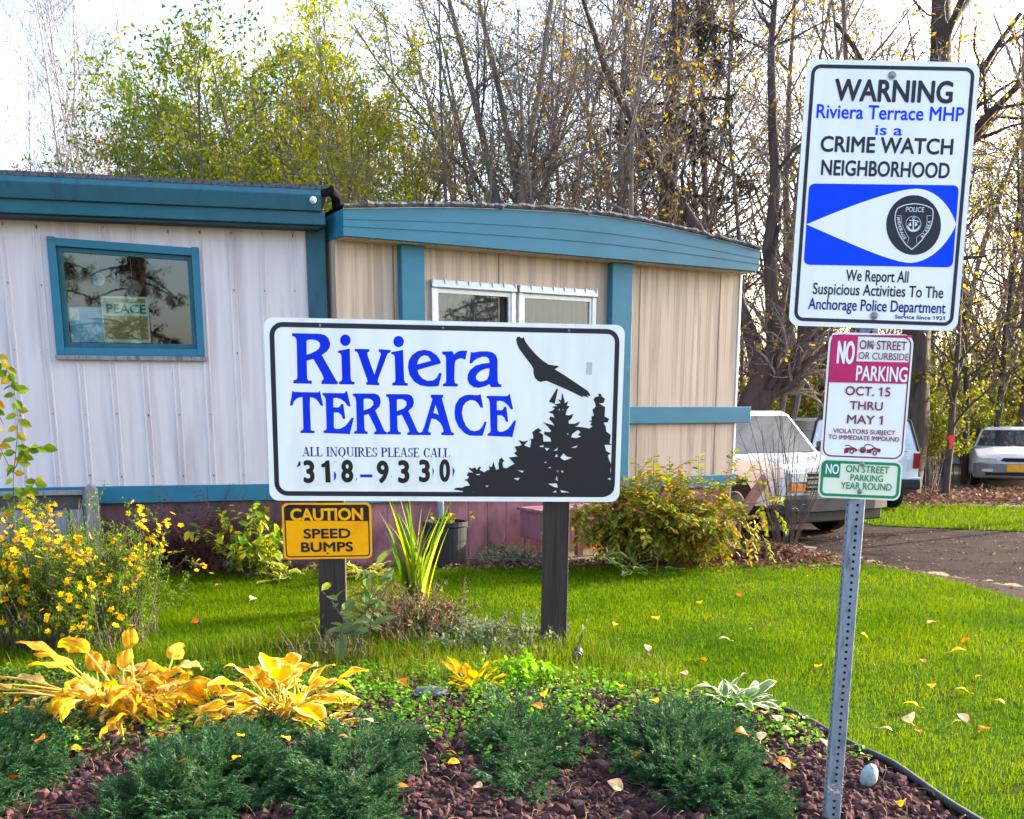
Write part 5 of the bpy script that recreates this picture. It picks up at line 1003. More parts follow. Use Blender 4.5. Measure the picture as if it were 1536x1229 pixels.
idx = np.repeat(np.arange(n), per); t = np.tile(np.linspace(.15, .99, per), n) * 5; i = np.minimum(t.astype(int), 4); f = (t - i)[:, None]; p = Q[idx, i] * (1 - f) + Q[idx, i + 1] * f; tg = unit(Q[idx, i + 1] - Q[idx, i]); sd = unit(np.cross(tg, [0, 0, 1.]) + 1e-4)
leafset(fo, rng, p, sd * np.where(np.arange(len(p)) % 2, 1, -1)[:, None] + tg * .7 + [0, 0, -.25] + rng.normal(0, .15, (len(p), 3)), rng.uniform(.045, .085, len(p)), .85)
st.build('stems', mat('bush_stem', [(96, 66, 50), (120, 84, 62)], .8, (5, 5, 5)), ob); fo.build('foliage', BU, ob)
# bare twiggy shrub before the truck
rng = np.random.default_rng(92); ob = thing('bare_shrub', 'leafless twiggy grey shrub in front of the white pickup', 'shrub', (3.05, 11.45, -.02)); nst = 30; a = rng.uniform(0, 6.283, nst); s = rng.uniform(.02, .36, nst)
P = []
for i in range(nst):
    d = unit(np.array([s[i] * math.cos(a[i]), s[i] * .7 * math.sin(a[i]), 1.])); q = np.array([.10 * math.cos(a[i]) * rng.uniform(0, 1), .07 * math.sin(a[i]), -.05]); L = rng.uniform(.9, 1.95); w_ = [q]
    for j in range(9): d = unit(d + rng.normal(0, .05, 3) + [d[0] * .03, d[1] * .03, 0]); w_.append(w_[-1] + d * L / 9)
    P.append(w_)
P = np.array(P); R0 = np.repeat(np.linspace(.007, .0025, 10)[None], nst, 0); m = M(); m.tubes(P, R0, 5)
Q = grow0(rng, P, 4, .28); Q[:, :, 2] += np.linspace(0, .10, 6)[None]; m.tubes(Q, np.repeat(np.linspace(.003, .0015, 6)[None], len(Q), 0), 3); m.build('stems', K['twig'], ob)
# iris clump
rng = np.random.default_rng(93); m = M()
for i in range(46):
    az = rng.normal(2.7, .9) if i < 34 else rng.uniform(-.6, .5); tl = rng.uniform(.0, .17); L = rng.uniform(.6, 1.0); p = np.array([rng.normal(0, .05), rng.normal(0, .05), -.02]); a = tl; W_ = rng.uniform(.011, .02); V = []; nrm = rng.uniform(0, 3.14)
    for s in range(9):
        t = s / 8; ww = W_ * (1 - t ** 2.2) + .001; sd = np.array([math.cos(nrm), math.sin(nrm), 0]); V += [p - sd * ww, p, p + sd * ww]; V[-2] = p + np.array([-sd[1], sd[0], 0]) * ww * .35
        a += .018 + (.22 * t * rng.uniform(0, 1) if i % 3 == 0 else .02); p = p + np.array([math.sin(a) * math.cos(az), math.sin(a) * math.sin(az), math.cos(a)]) * L / 8
    mi = int(rng.uniform() < .4); m.add(V, [(3 * s + c, 3 * s + c + 1, 3 * s + c + 4, 3 * s + c + 3) for s in range(8) for c in range(2)], mi)
tag(m.build('iris_clump', [leafmat('iris_green', [(76, 112, 22), (98, 130, 30), (66, 98, 22)], .4), leafmat('iris_yellow', [(150, 150, 50), (134, 142, 40), (162, 150, 74)], .45)], smooth=True, loc=(-.80, 8.35, 0)), 'tall spiky green and yellow iris blades standing between the posts', 'plant')
# yellow flowering shrub
rng = np.random.default_rng(94); fs = thing('flowering_shrub', 'leafy shrub covered in small yellow flowers at the left edge', 'shrub', (-3.05, 6.95, 0)); st = M(); fo = M(); P = []
for i in range(190):
    az = rng.uniform(0, 6.283); s = rng.uniform(.0, .75); d = unit(np.array([s * math.cos(az), s * math.sin(az) * .8, 1.])); q = np.array([rng.uniform(-.6, .52), rng.uniform(-.35, .35), -.02]); w_ = [q]; L = rng.uniform(.45, .95) * (1.1 - .35 * max(0, q[0]))
    for j in range(7): d = unit(d + rng.normal(0, .07, 3)); w_.append(w_[-1] + d * L / 7)
    P.append(w_)
P = np.array(P); st.tubes(P, np.repeat(np.linspace(.005, .002, 8)[None], len(P), 0), 4); Q = grow0(rng, P, 6, .20); Q[:, :, 2] += np.linspace(0, .06, 6)[None]; st.tubes(Q, np.full(Q.shape[:2], .0015), 3); st.build('stems', K['twig'], fs)
n = 36000; idx = rng.integers(0, len(Q), n); t = rng.uniform(0, 1, n) * 4.99; i = t.astype(int); f = (t - i)[:, None]; p = Q[idx, i] * (1 - f) + Q[idx, i + 1] * f + rng.normal(0, .012, (n, 3))
leafset(fo, rng, p, rng.normal(size=(n, 3)) + [0, 0, .3], rng.uniform(.014, .03, n), .7); fo.build('foliage', leafmat('shrub_leaves', [(60, 98, 16), (84, 120, 24), (110, 136, 30), (50, 84, 18), (136, 146, 40)], .4, .5), fs)
FW = leafmat('yellow_petal', [(240, 184, 2), (246, 196, 6), (232, 170, 2)], .35, .5); FC = mat('flower_heart', (206, 150, 10), .8)
fl = M()
for j in range(5):
    a = j * 2 * math.pi / 5; c, s = math.cos(a), math.sin(a); pr = [(.002, 0, 0), (.009, -.007, .002), (.018, -.006, .005), (.020, 0, .004), (.018, .006, .005), (.009, .007, .002)]
    fl.add([(x * c - y * s, x * s + y * c, z) for x, y, z in pr], [list(range(6))], 0)
th = np.linspace(0, 6.283, 8, endpoint=False); fl.add([(.005 * math.cos(b), .005 * math.sin(b), .0045) for b in th], [list(range(8))], 1)
tips = Q[:, -1]; sel = np.argsort(-(tips[:, 2] + rng.uniform(0, .55, len(tips)) - .5 * tips[:, 1]))[:420]; sel = rng.permutation(sel)[:96]; first = None
for k, q in enumerate(sel):
    cl = tips[q]; 
    if first is None:
        big = M()
        for e in range(7):
            dv = unit(np.array([rng.normal(0, .5), -.6 + rng.normal(0, .5), .8])); fr = frames(np.array([unit(np.cross(dv, [1, .2, 0]))]), rng, np.array([dv]))[0]; R3 = np.stack([np.cross(unit(np.cross(dv, [1, .2, 0])), dv), unit(np.cross(dv, [1, .2, 0])), dv], -1)
            off = rng.normal(0, .032, 3)
            for V, F, mi in list(fl.ch): big.ch.append((V @ R3.T * 1.15 + off, F + 0, mi))
        # re-index
        bb = M(); o_ = 0
        for e in range(7):
            for V, F, mi in big.ch[e * len(fl.ch):(e + 1) * len(fl.ch)]: bb.add(V, F - F.min(), mi)
        first = bb.build('flower', [FW, FC], fs); o = first
    else: o = first.copy(); C.objects.link(o)
    o.location = tuple(cl); o.rotation_euler = (rng.normal(0, .3), rng.normal(0, .3), rng.uniform(0, 6.28))
    s = rng.uniform(.7, 1.15); o.scale = (s, s, s)
# dark dried ferns along the left skirting
DF = leafmat('dried_fern', [(74, 40, 38), (96, 54, 48), (58, 34, 34), (110, 70, 54)], .15, .8); DS = mat('dried_stem', [(84, 50, 46), (104, 66, 58)], .9, (5, 5, 5))
for k, (x, y, h_, lb) in enumerate([(-3.0, 10.2, .95, 'dark maroon dried fern against the left skirting, tallest'), (-3.75, 10.1, .7, 'dark dried fern beside the weathered fence post'), (-3.4, 10.25, .62, 'low dark dried fern between the two other dried ferns')]):
    plant('dried_fern', lb, (x, y), 100 + k, 60, h_, DF, .06, 26, 'plant', DS, (.05, .7), .9, .5, .005, .3, .12, pairs=True, droop=.5, group='dried ferns by the left home')
PE = leafmat('peony_leaves', [(70, 110, 30), (96, 132, 36), (130, 150, 40), (176, 168, 40), (200, 180, 50)], .4, .5)
plant('peony', 'green and yellow leafy plant left of the caution sign', (-2.5, 10.05), 110, 40, .75, PE, .10, 16, tilt=(.1, .7), bend=.8, asp=.8, spread=.1)
plant('planter_greens', 'green leafy seedlings growing in the black tub', (-.70, 10.72), 111, 22, .22, PE, .05, 9, tilt=(.1, .9), spread=.09).location.z = .36
plant('weed', 'broad leaved grey green weed beside the left sign post', (-1.02, 6.45), 112, 7, .62, leafmat('weed_leaves', [(84, 110, 66), (104, 126, 84), (70, 96, 54), (120, 130, 60)], .35, .5), .15, 7, tilt=(.05, .45), bend=.4, asp=.62, t0=.5, spread=.05)
plant('ferny_clump', 'low grey green clump at the wall beside the step', (-.1, 10.75), 113, 60, .30, leafmat('ferny_leaves', [(58, 88, 52), (74, 104, 62), (50, 76, 46)], .3, .6), .05, 20, tilt=(.2, 1.2), bend=.5, asp=.6, spread=.16, pairs=True)
LI = leafmat('lime_leaves', [(104, 158, 24), (128, 178, 32), (90, 142, 22), (150, 184, 50)], .45, .5)
plant('lime_plant', 'bright lime leaved low plant in the bed before the right post', (.08, 5.85), 114, 44, .17, LI, .045, 9, tilt=(.2, 1.2), bend=.7, asp=1.2, spread=.09, r=.003, t0=.5)
DP = leafmat('dry_perennial', [(96, 84, 52), (112, 96, 66), (80, 84, 50), (120, 70, 60), (70, 76, 44), (134, 118, 84)], .25, .7)
plant('dry_perennial', 'brown and red dying perennial clump between the two posts', (-.78, 7.3), 115, 110, .42, DP, .045, 22, tilt=(.05, .9), bend=.6, asp=.6, spread=.20)
plant('grey_groundcover', 'spreading grey green low plant left of the right post', (-.20, 7.1), 116, 130, .22, leafmat('grey_cover', [(96, 112, 84), (120, 134, 104), (84, 100, 66), (140, 148, 120)], .3, .6), .035, 18, tilt=(.3, 1.3), bend=.4, asp=.8, spread=.28)
plant('dry_perennial', 'dry brown weeds at the foot of the left post', (-1.25, 6.55), 117, 40, .26, DP, .03, 12, tilt=(.1, .9), bend=.6, asp=.5, spread=.16)
# leafy sapling reaching in at the left edge
VI = leafmat('sapling_leaves', [(66, 98, 18), (86, 116, 24), (104, 122, 28), (146, 132, 36), (190, 130, 44), (78, 106, 22), (92, 118, 24)], .3, .4)
rng = np.random.default_rng(120); sl = thing('leafy_sapling', 'slender sapling with green and orange leaves at the left edge', 'sapling', (-3.62, 7.5, 0)); st = M(); fo = M()
lines = [[(-.1, 0, 0), (-.03, 0, .6), (.0, 0, 1.1), (.08, 0, 1.5), (.07, 0, 1.8), (-.02, 0, 1.98)], [(-.02, 0, .9), (.12, -.03, 1.02), (.2, -.04, 1.12)], [(0, 0, 1.15), (.1, 0, 1.3), (.24, .0, 1.34)], [(-.03, 0, 1.5), (-.12, 0, 1.7), (-.1, 0, 1.9)], [(-.02, 0, 1.2), (-.16, .05, 1.5), (-.14, .05, 1.75)]]
for ln in lines:
    ln = np.array(ln); t = np.linspace(0, len(ln) - 1, 14); q = np.stack([np.interp(t, range(len(ln)), ln[:, c]) for c in range(3)], 1); st.tube(q, np.linspace(.009 if ln is lines[0] else .004, .002, 14), 6)
    n = 30 if len(ln) > 3 else 10; tt = np.linspace(4 if len(ln) > 3 else 2, 13, n); p = np.stack([np.interp(tt, range(14), q[:, c]) for c in range(3)], 1)
    leafset(fo, rng, p, np.stack([np.where(np.arange(n) % 2, 1, -1) * rng.uniform(.5, 1, n), rng.normal(0, .4, n), rng.uniform(-.8, .1, n)], 1), rng.uniform(.075, .115, n), 1.0, up=np.array([0, -1., .4]) + rng.normal(0, .3, (n, 3)))
st.build('stems', K['twig'], sl, smooth=True); fo.build('foliage', VI, sl)
# leaf litter
rng = np.random.default_rng(130); m = M(); n = 5200; x = rng.normal(2.45, .62, n); y = rng.normal(11.0, .28, n); hgt = .17 * np.exp(-((x - 2.75) / .55) ** 2 - ((y - 11.15) / .3) ** 2); z = GZ(x, y) + hgt * rng.uniform(.3, 1, n) + .01
leafset(m, rng, np.stack([x, y, z], 1), rng.normal(size=(n, 3)) * [1, 1, .4], rng.uniform(.03, .075, n), .9)
n = 9000; x = rng.uniform(5.2, 15, n); y = rng.normal(0, .8, n) + np.interp(x, [5, 8, 12, 16], [20.4, 20.2, 20.2, 19]); leafset(m, rng, np.stack([x, y, GZ(x, y) + rng.uniform(0, .14, n)], 1), rng.normal(size=(n, 3)) * [1, 1, .4], rng.uniform(.06, .12, n), .9)
n = 2400; x = rng.uniform(-4, 1.6, n); y = np.interp(x, [-4, -1.8, 1.6], [10.05, 10.45, 10.75]) + rng.normal(0, .12, n); leafset(m, rng, np.stack([x, y, GZ(x, y) + rng.uniform(0, .04, n)], 1), rng.normal(size=(n, 3)) * [1, 1, .3], rng.uniform(.03, .07, n), .8)
n = 1500; x = rng.uniform(3.0, 9, n); y = rng.uniform(9, 15, n); k = inpoly(DRIVE, x, y); x, y = x[k], y[k]; n = len(x); leafset(m, rng, np.stack([x, y, GZ(x, y) + .01], 1), rng.normal(size=(n, 3)) * [1, 1, .15], rng.uniform(.02, .06, n), .9)
n = 420; x = rng.uniform(-3.2, 4, n); y = rng.uniform(5.6, 10.4, n); k = inpoly(LAWN, x, y); x, y = x[k], y[k]; n = len(x); leafset(m, rng, np.stack([x, y, GZ(x, y) + rng.uniform(.015, .045, n)], 1), rng.normal(size=(n, 3)) * [1, 1, .4], rng.uniform(.018, .045, n), .8)
tag(m.build('leaf_litter', leafmat('brown_litter', [(94, 66, 54), (116, 84, 68), (78, 54, 48), (136, 108, 88), (104, 62, 52), (156, 136, 116)], .12, .85)), kind='stuff')
m = M(); n = 26; P = []
for i in range(160):
    c = np.array([rng.normal(.1, .25), rng.normal(10.6, .08), .02]); a = rng.uniform(0, 6.28); L = rng.uniform(.1, .35); P.append([c + np.array([math.cos(a), math.sin(a) * .4, rng.uniform(0, .3)]) * L * t + [0, 0, .05 * math.sin(3 * t)] for t in np.linspace(0, 1, 5)])
m.tubes(np.array(P), np.full((160, 5), .003), 4); tag(m.build('twig_pile', K['twig']), 'heap of dry brown twigs at the wall beside the step', 'twig pile')
# single fallen leaves
LM2 = {'y': leafmat('fallen_yellow', [(240, 178, 30), (246, 196, 50)], .3), 'o': leafmat('fallen_orange', [(226, 130, 36), (206, 112, 40)], .3), 't': leafmat('fallen_tan', [(222, 186, 140), (206, 170, 130), (232, 206, 170)], .25)}
lv = {}
def fallen(kind, x, y, z, s, where):
    lab = {'y': 'yellow', 'o': 'orange', 't': 'pale tan'}[kind]
    if kind not in lv:
        m = M(); tt = np.linspace(0, 1, 9); wd = .36 * np.sin(np.pi * tt ** .8) ** .8 * (1 + .06 * np.sin(tt * 40)); V = []
        for a, b in zip(tt, wd): V += [(-b, a, .10 * b + .16 * math.sin(a * 3.4)), (-b * .5, a, .02 + .17 * math.sin(a * 3.4)), (0, a, .15 * math.sin(a * 3.4)), (b * .5, a, .05 + .17 * math.sin(a * 3.4)), (b, a, .30 * b + .16 * math.sin(a * 3.4))]
        m.add(V, [(5 * i + c, 5 * i + c + 1, 5 * i + c + 6, 5 * i + c + 5) for i in range(8) for c in range(4)]); m.tube([(0, 0, 0), (.02, -.25, .03), (.06, -.4, .02)], .012, 4); o = m.build('fallen_leaf', LM2[kind]); lv[kind] = o
    else: o = lv[kind].copy(); C.objects.link(o)
    o.location = (x, y, z); o.rotation_euler = (rng.normal(.15, .3), rng.normal(0, .3), rng.uniform(0, 6.28)); o.scale = (s, s, s)
    tag(o, f'{lab} fallen leaf lying {where}', 'fallen leaf', f'{lab} fallen leaves {where}')
for kind, x, y in [('y', 2.5, 7.06), ('y', 2.42, 5.71), ('o', 2.02, 4.91), ('o', 2.34, 4.91), ('y', 2.75, 5.9), ('t', 1.85, 4.95), ('t', 2.24, 5.02), ('t', 2.33, 5.05), ('t', 2.05, 5.05), ('o', 2.6, 6.3), ('y', 2.9, 6.6), ('y', 2.58, 5.6), ('y', 2.66, 5.45), ('y', 1.55, 8.3), ('o', 1.95, 8.6), ('y', 1.1, 7.6), ('t', 1.5, 6.9), ('o', 1.2, 6.4), ('y', 1.9, 6.2), ('t', -2.2, 8.5), ('o', -2.35, 7.55), ('t', .9, 6.6), ('y', .75, 7.4), ('t', 3.2, 7.6), ('o', 3.1, 6.9), ('y', 2.2, 5.35), ('t', -2.7, 9.2)]: fallen(kind, x, y, float(GZ(x, y)) + .034, rng.uniform(.05, .1), 'on the green lawn')
for kind, x, y in [('y', -1.18, 4.25), ('y', -.98, 4.2), ('o', -1.3, 3.95), ('y', -1.12, 3.93), ('o', -2.0, 4.2), ('y', -1.9, 4.6), ('t', -1.2, 4.7), ('o', -.7, 4.2), ('t', -.62, 4.4), ('y', .16, 4.85), ('o', .14, 4.6), ('o', .98, 4.1), ('t', 1.0, 3.95), ('y', .65, 4.6), ('t', .9, 5.1)]: fallen(kind, x, y, float(GZ(x, y)) + rng.uniform(.14, .2) + (.07 if .5 < x < 1.2 else 0), rng.uniform(.045, .07), 'on the dark juniper')
for kind, x, y in [('t', 1.47, 4.62), ('o', 1.2, 4.2), ('y', 1.3, 3.95), ('y', 1.58, 3.9), ('o', -.3, 4.4), ('t', -.12, 3.95), ('y', -.28, 4.25), ('o', -.42, 3.95), ('t', -.45, 4.75), ('y', -.35, 4.7), ('t', 1.35, 4.75), ('t', 1.28, 5.0), ('y', -1.95, 4.45), ('t', .45, 3.95), ('y', .55, 4.35), ('o', -2.1, 4.05), ('t', -.75, 3.9), ('o', 1.42, 4.95), ('t', 1.32, 4.85), ('o', -.6, 5.6), ('y', .6, 5.5), ('y', 1.15, 5.32)]: fallen(kind, x, y, float(GZ(x, y)) + .04, rng.uniform(.05, .085), 'on the lava rock bed')
# ---------------------------------------------------------------- trees
def unit(v): return v / (np.linalg.norm(v, axis=-1, keepdims=True) + 1e-9)
def grow(rng, P, R, cnt, t0, t1, ang, length, k, wob, trop, rr, tap=.35):
    """children along every parent polyline; P (N,j,3), R (N,j)"""
    N, j, _ = P.shape; idx = np.repeat(np.arange(N), cnt); n = len(idx)
    t = rng.uniform(t0, t1, n) * (j - 1); i = np.minimum(t.astype(int), j - 2); f = (t - i)[:, None]
    p = P[idx, i] * (1 - f) + P[idx, i + 1] * f; d = unit(P[idx, i + 1] - P[idx, i])
    q = unit(np.cross(d, unit(rng.normal(size=(n, 3))))); a = R_(1) * rng.normal(ang, ang * .22, n)[:, None]
    d = d * np.cos(a) + q * np.sin(a)
    r0 = (R[idx, i] * (1 - f[:, 0]) + R[idx, i + 1] * f[:, 0]) * rr
    L = length * rng.uniform(.6, 1.2, n) * (1.15 - .55 * (t / (j - 1)))
    out = [p]
    for s in range(k - 1):
        d = unit(d + rng.normal(0, wob, (n, 3)) + [0, 0, trop]); out.append(out[-1] + d * (L / (k - 1))[:, None])
    return np.stack(out, 1), r0[:, None] * np.linspace(1, tap, k)[None]
def trunkline(rng, h, r, k, lean=(0, 0), wob=.05, start=(0, 0, -.15)):
    p = np.array(start, float); d = unit(np.array([lean[0], lean[1], 1.])); P = [p]
    for i in range(k - 1):
        d = unit(d + rng.normal(0, wob, 3) + [0, 0, .05]); P.append(P[-1] + d * h / (k - 1))
    return np.array(P)[None], (r * np.linspace(1.15, .22, k))[None]
def leafquads(m, rng, P, n, size, mi, spread=.06, aspect=.55, droop=.5, t0=.2):
    N, j, _ = P.shape; idx = rng.integers(0, N, n); t = rng.uniform(t0, 1, n) * (j - 1.001); i = t.astype(int); f = (t - i)[:, None]
    p = P[idx, i] * (1 - f) + P[idx, i + 1] * f + rng.normal(0, spread, (n, 3))
    d = unit(rng.normal(size=(n, 3)) + [0, 0, -droop]); s = unit(np.cross(d, rng.normal(size=(n, 3))))
    L = (size * rng.uniform(.6, 1.3, n))[:, None]
    V = np.stack([p, p + d * L * .5 + s * L * aspect / 2, p + d * L, p + d * L * .5 - s * L * aspect / 2], 1)
    m.add(V.reshape(-1, 3), np.arange(n * 4).reshape(-1, 4), mi)
LM = {
 'green': leafmat('green_leaves', [(64, 94, 16), (92, 120, 20), (116, 136, 26), (146, 148, 34), (74, 102, 20), (164, 150, 40)], .5, .5),
 'lime': leafmat('yellow_green_leaves', [(138, 154, 20), (168, 172, 22), (196, 186, 28), (120, 142, 20), (206, 176, 36)], .55, .5),
 'gold': leafmat('golden_leaves', [(186, 142, 34), (206, 160, 44), (160, 112, 40), (150, 136, 46), (120, 96, 48), (176, 150, 50)], .4, .5),
 'rust': leafmat('rusty_leaves', [(150, 84, 44), (176, 104, 50), (120, 70, 44), (190, 130, 60)], .4, .5),
 'spruce': leafmat('spruce_needles', [(58, 60, 44), (74, 70, 54), (52, 50, 44), (84, 76, 60)], .1, .8),
 'brush': leafmat('understory_leaves', [(66, 92, 28), (96, 112, 34), (130, 126, 40), (60, 80, 34), (160, 130, 44)], .35, .5),
}
class Tree:
    """trunk mesh (trunk and limbs) and crown mesh (branches, twigs and leaves)"""
    def __init__(s): s.t = M(); s.c = M()
def make_tree(seed, h, r, bark, leaf=None, nleaf=0, size=.08, stems=1, spread=0., n1=14, n2=7, n3=5, a1=45, l1=.33, l2=.42, l3=.4, wob=.12, trop=.06, t0=.25, lean=(0, 0), twig=True, k3=4, droop=.5, rr1=.45):
    rng = np.random.default_rng(seed); T = Tree(); tips = []
    for s in range(stems):
        a = s * 2 * math.pi / max(1, stems) + rng.uniform(0, 1.2); ln = (lean[0] + spread * math.cos(a), lean[1] + spread * math.sin(a))
        hh = h * rng.uniform(.82, 1.05) if stems > 1 else h
        P0, R0 = trunkline(rng, hh, r * (rng.uniform(.6, 1) if stems > 1 else 1), 12, ln, .06)
        T.t.tubes(P0, R0, 8)
        P1, R1 = grow(rng, P0, R0, n1, t0, .98, a1, h * l1, 7, wob, trop, rr1); T.t.tubes(P1, np.maximum(R1, .006), 5)
        P2, R2 = grow(rng, P1, R1, n2, .15, 1, 45, h * l1 * l2, 6, wob * 1.3, trop, .5); T.c.tubes(P2, np.maximum(R2, .004), 4)
        tips.append(P2)
        if n3:
            P3, R3 = grow(rng, P2, R2, n3, .1, 1, 42, h * l1 * l2 * l3, k3, wob * 1.5, trop, .55); T.c.tubes(P3, np.maximum(R3, .0036), 3)
            if leaf: leafquads(T.c, rng, P3, int(nleaf / stems), size, 1, droop=droop)
        elif leaf: leafquads(T.c, rng, P2, int(nleaf / stems), size, 1, droop=droop)
    tw = K['birchtwig'] if bark == 'barkl' else K[bark]; T.mats = (K[bark], [tw, LM[leaf] if leaf else tw]); return T
def place_new(T, name, label, loc, rz=0, sc=1., group='trees of the wood behind the homes'):
    o = thing(name, label, 'tree', loc, rz, group); o.scale = (sc, sc, sc)
    T.t.build('trunk', T.mats[0], o, smooth=True); T.c.build('crown', T.mats[1], o)
    return o
def at(u, Y, z=0): return ((u - 768) / 1594 * Y, Y, z - .05)
def again(src, label, loc, rz, sc=1.):
    c = copy_tree(src); c.location = loc; c.rotation_euler = (0, 0, rz); c.scale = (sc,) * 3; c['label'] = label; return c
# bare pale birches on the left
T = make_tree(11, 12.5, .065, 'barkl', n1=30, n2=6, n3=4, a1=32, l1=.24, trop=.10, t0=.2, wob=.10)
b1 = place_new(T, 'birch', 'tall bare pale birch at the far left edge of the wood', at(58, 29), 0)
T = make_tree(12, 12.5, .075, 'barkl', n1=28, n2=6, n3=4, a1=30, l1=.26, trop=.10, t0=.2, stems=2, spread=.12)
b2 = place_new(T, 'birch', 'bare twin stemmed birch left of the green leafy trees', at(128, 28), 1.)
again(b1, 'thin bare birch between the leftmost birch and the twin stemmed birch', at(98, 31), 2.2, .95)
again(b2, 'bare birch partly out of the left frame edge', at(-8, 27), 4.0, .88)
again(b2, 'bare birch in front of the green leafy crown edge', at(185, 27), 3.1, .9); again(b1, 'slim bare birch left of the twin stemmed birch', at(78, 27), 5.3, .9)
again(b1, 'short bare birch rising just before the green leafy tree', at(160, 30), 4.4, 1.03)
# rust coloured low trees behind the left roof
T = make_tree(13, 8.6, .08, 'bark', 'rust', 6000, .08, stems=3, spread=.25, n1=10, n2=6, n3=3, t0=.2)
q1 = place_new(T, 'rusty_tree', 'low rust leaved tree over the far left roof end', at(30, 30), .3, .95)
again(q1, 'low rust leaved tree at the foot of the birches', at(100, 31), 2., .95); again(q1, 'rust leaved tree top above the green and yellow leafy crowns', at(440, 27), 3., 1.05)
# leafy green and yellow green trees
T = make_tree(21, 7.3, .07, 'bark', 'green', 13000, .078, stems=4, spread=.24, n1=13, n2=8, n3=4, a1=42, l1=.34, t0=.12, trop=.08)
g1 = place_new(T, 'leafy_tree', 'green leafy tree right of the birches, widest green crown', at(300, 20.5), .4, 1.12)
again(g1, 'green leafy tree low behind the middle of the lavender home roof', at(360, 21), 5.2, .95); again(g1, 'green leafy tree between the birches and the widest green crown', at(325, 24), 1.7, 1.05)
again(g1, 'smaller green leafy tree left of the widest green crown', at(262, 23), 2.6, .92)
again(g1, 'dull green tree behind the gap of the two leafy crowns', at(395, 23), 4.2, 1.18)
T = make_tree(22, 7.2, .06, 'bark', 'lime', 13000, .078, stems=5, spread=.24, n1=12, n2=7, n3=4, a1=36, l1=.30, t0=.10, trop=.10)
y1 = place_new(T, 'leafy_tree', 'yellow green leafy tree above the joint of the two homes', at(455, 20), .2, 1.1)
again(y1, 'low yellow green tree just behind the roof joint', at(500, 19), 4.4, .85)
again(y1, 'thin yellow green tree right of the roof joint', at(545, 22), 2.9, 1.2); again(y1, 'yellow green tree behind the green leafy crown', at(400, 24), 1.5, 1.2)
T = make_tree(23, 9, .06, 'bark', 'gold', 5200, .07, stems=3, spread=.16, n1=15, n2=7, n3=4, a1=38, l1=.30, t0=.15, trop=.09)
o1 = place_new(T, 'golden_tree', 'sparse golden leaved tree above the left end of the beige roof', at(610, 23), .7)
again(o1, 'sparse golden tree behind the leafy yellow green tree', at(500, 26), 2.2, 1.)
# bare trees with a few leaves behind the beige home
T = make_tree(31, 12.5, .135, 'bark', 'gold', 800, .065, stems=2, spread=.10, n1=15, n2=8, n3=5, a1=46, l1=.32, t0=.22, wob=.16)
t1 = place_new(T, 'bare_tree', 'bare forked tree rising behind the arch top of the beige roof', at(800, 19), .3)
T = make_tree(32, 12, .11, 'bark', 'gold', 800, .065, stems=3, spread=.16, n1=13, n2=8, n3=5, a1=48, l1=.32, t0=.2, wob=.18)
t2 = place_new(T, 'bare_tree', 'bare three stemmed tree right of the forked tree', at(872, 20), 1.1)
T = make_tree(33, 9, .065, 'bark', 'gold', 2400, .07, stems=3, spread=.3, n1=13, n2=8, n3=5, a1=50, l1=.36, t0=.15, wob=.2)
t3 = place_new(T, 'bare_tree', 'spreading bare tree with few golden leaves over the beige roof', at(690, 21), 2.)
T = make_tree(34, 13, .09, 'bark', 'gold', 500, .07, n1=24, n2=7, n3=4, a1=42, l1=.24, t0=.15, wob=.13)
t4 = place_new(T, 'bare_tree', 'straight thin bare tree right of the dark spruce', at(1092, 23), 2.)
wood = [(t3, 740, 25, 1.1, .9, 'bare tree behind the forked tree, smaller crown'), (t2, 930, 25, 2.5, .95, 'bare tree just left of the dark spruce'), (t4, 640, 27, .4, .9, 'thin bare tree behind the sparse golden tree'),
        (t3, 1120, 26, 3.3, 1.2, 'bare spreading tree behind the right roof corner'), (t4, 1140, 21, 5., .8, 'thin bare tree just left of the gnarled tree'), (t1, 1215, 25, 2., 1.05, 'tall bare tree behind the warning sign left edge'),
        (t4, 1310, 22, 1.7, 1., 'thin bare tree rising above the warning sign top'), (t3, 1480, 27, .9, 1.25, 'bare tree with golden leaves right of the warning sign'), (t2, 1545, 30, 4.1, 1.1, 'bare three stemmed tree at the right frame edge'),
        (t4, 1425, 27, .5, .9, 'thin bare tree between the thick trunk and the shed'), (t4, 1490, 30, 3.5, 1.05, 'thin bare tree rising behind the shed'), (t1, 1640, 26, 5.1, 1., 'bare tree leaning in from beyond the right frame edge'), (t3, 1720, 17, 3.0, 1.0, 'bare branches with golden leaves entering from the right edge')]
wood += [(t1, 722, 22, 4.0, .85, 'bare forked tree left of the forked tree behind the arch top'), (t2, 760, 27, .6, 1.1, 'far bare three stemmed tree behind the forked tree'), (t3, 905, 18.5, 5.2, 1.0, 'low bare spreading tree close behind the beige roof'), (t1, 955, 27, 3.1, 1.05, 'far bare forked tree left of the spruce'),
         (t2, 1045, 25, 1.9, .95, 'bare three stemmed tree right of the dark spruce'), (t3, 1010, 28, 2.8, 1.5, 'wide bare tree far behind the spruce'), (t3, 1175, 21, .2, 1.1, 'bare spreading tree left of the warning sign'), (t3, 660, 18.5, 3.6, .8, 'low bare tree with golden leaves over the middle of the beige roof'), (t4, 575, 28, 2.2, .85, 'thin bare tree behind the yellow green leaves'), (t2, 1420, 33, 2.9, 1.1, 'far bare tree right of the thick dark trunk'), (t1, 1500, 36, .9, 1.1, 'far bare forked tree above the shed')]
for s, u, Y_, rz, sc, lb in wood: again(s, lb, at(u, Y_), rz, sc)
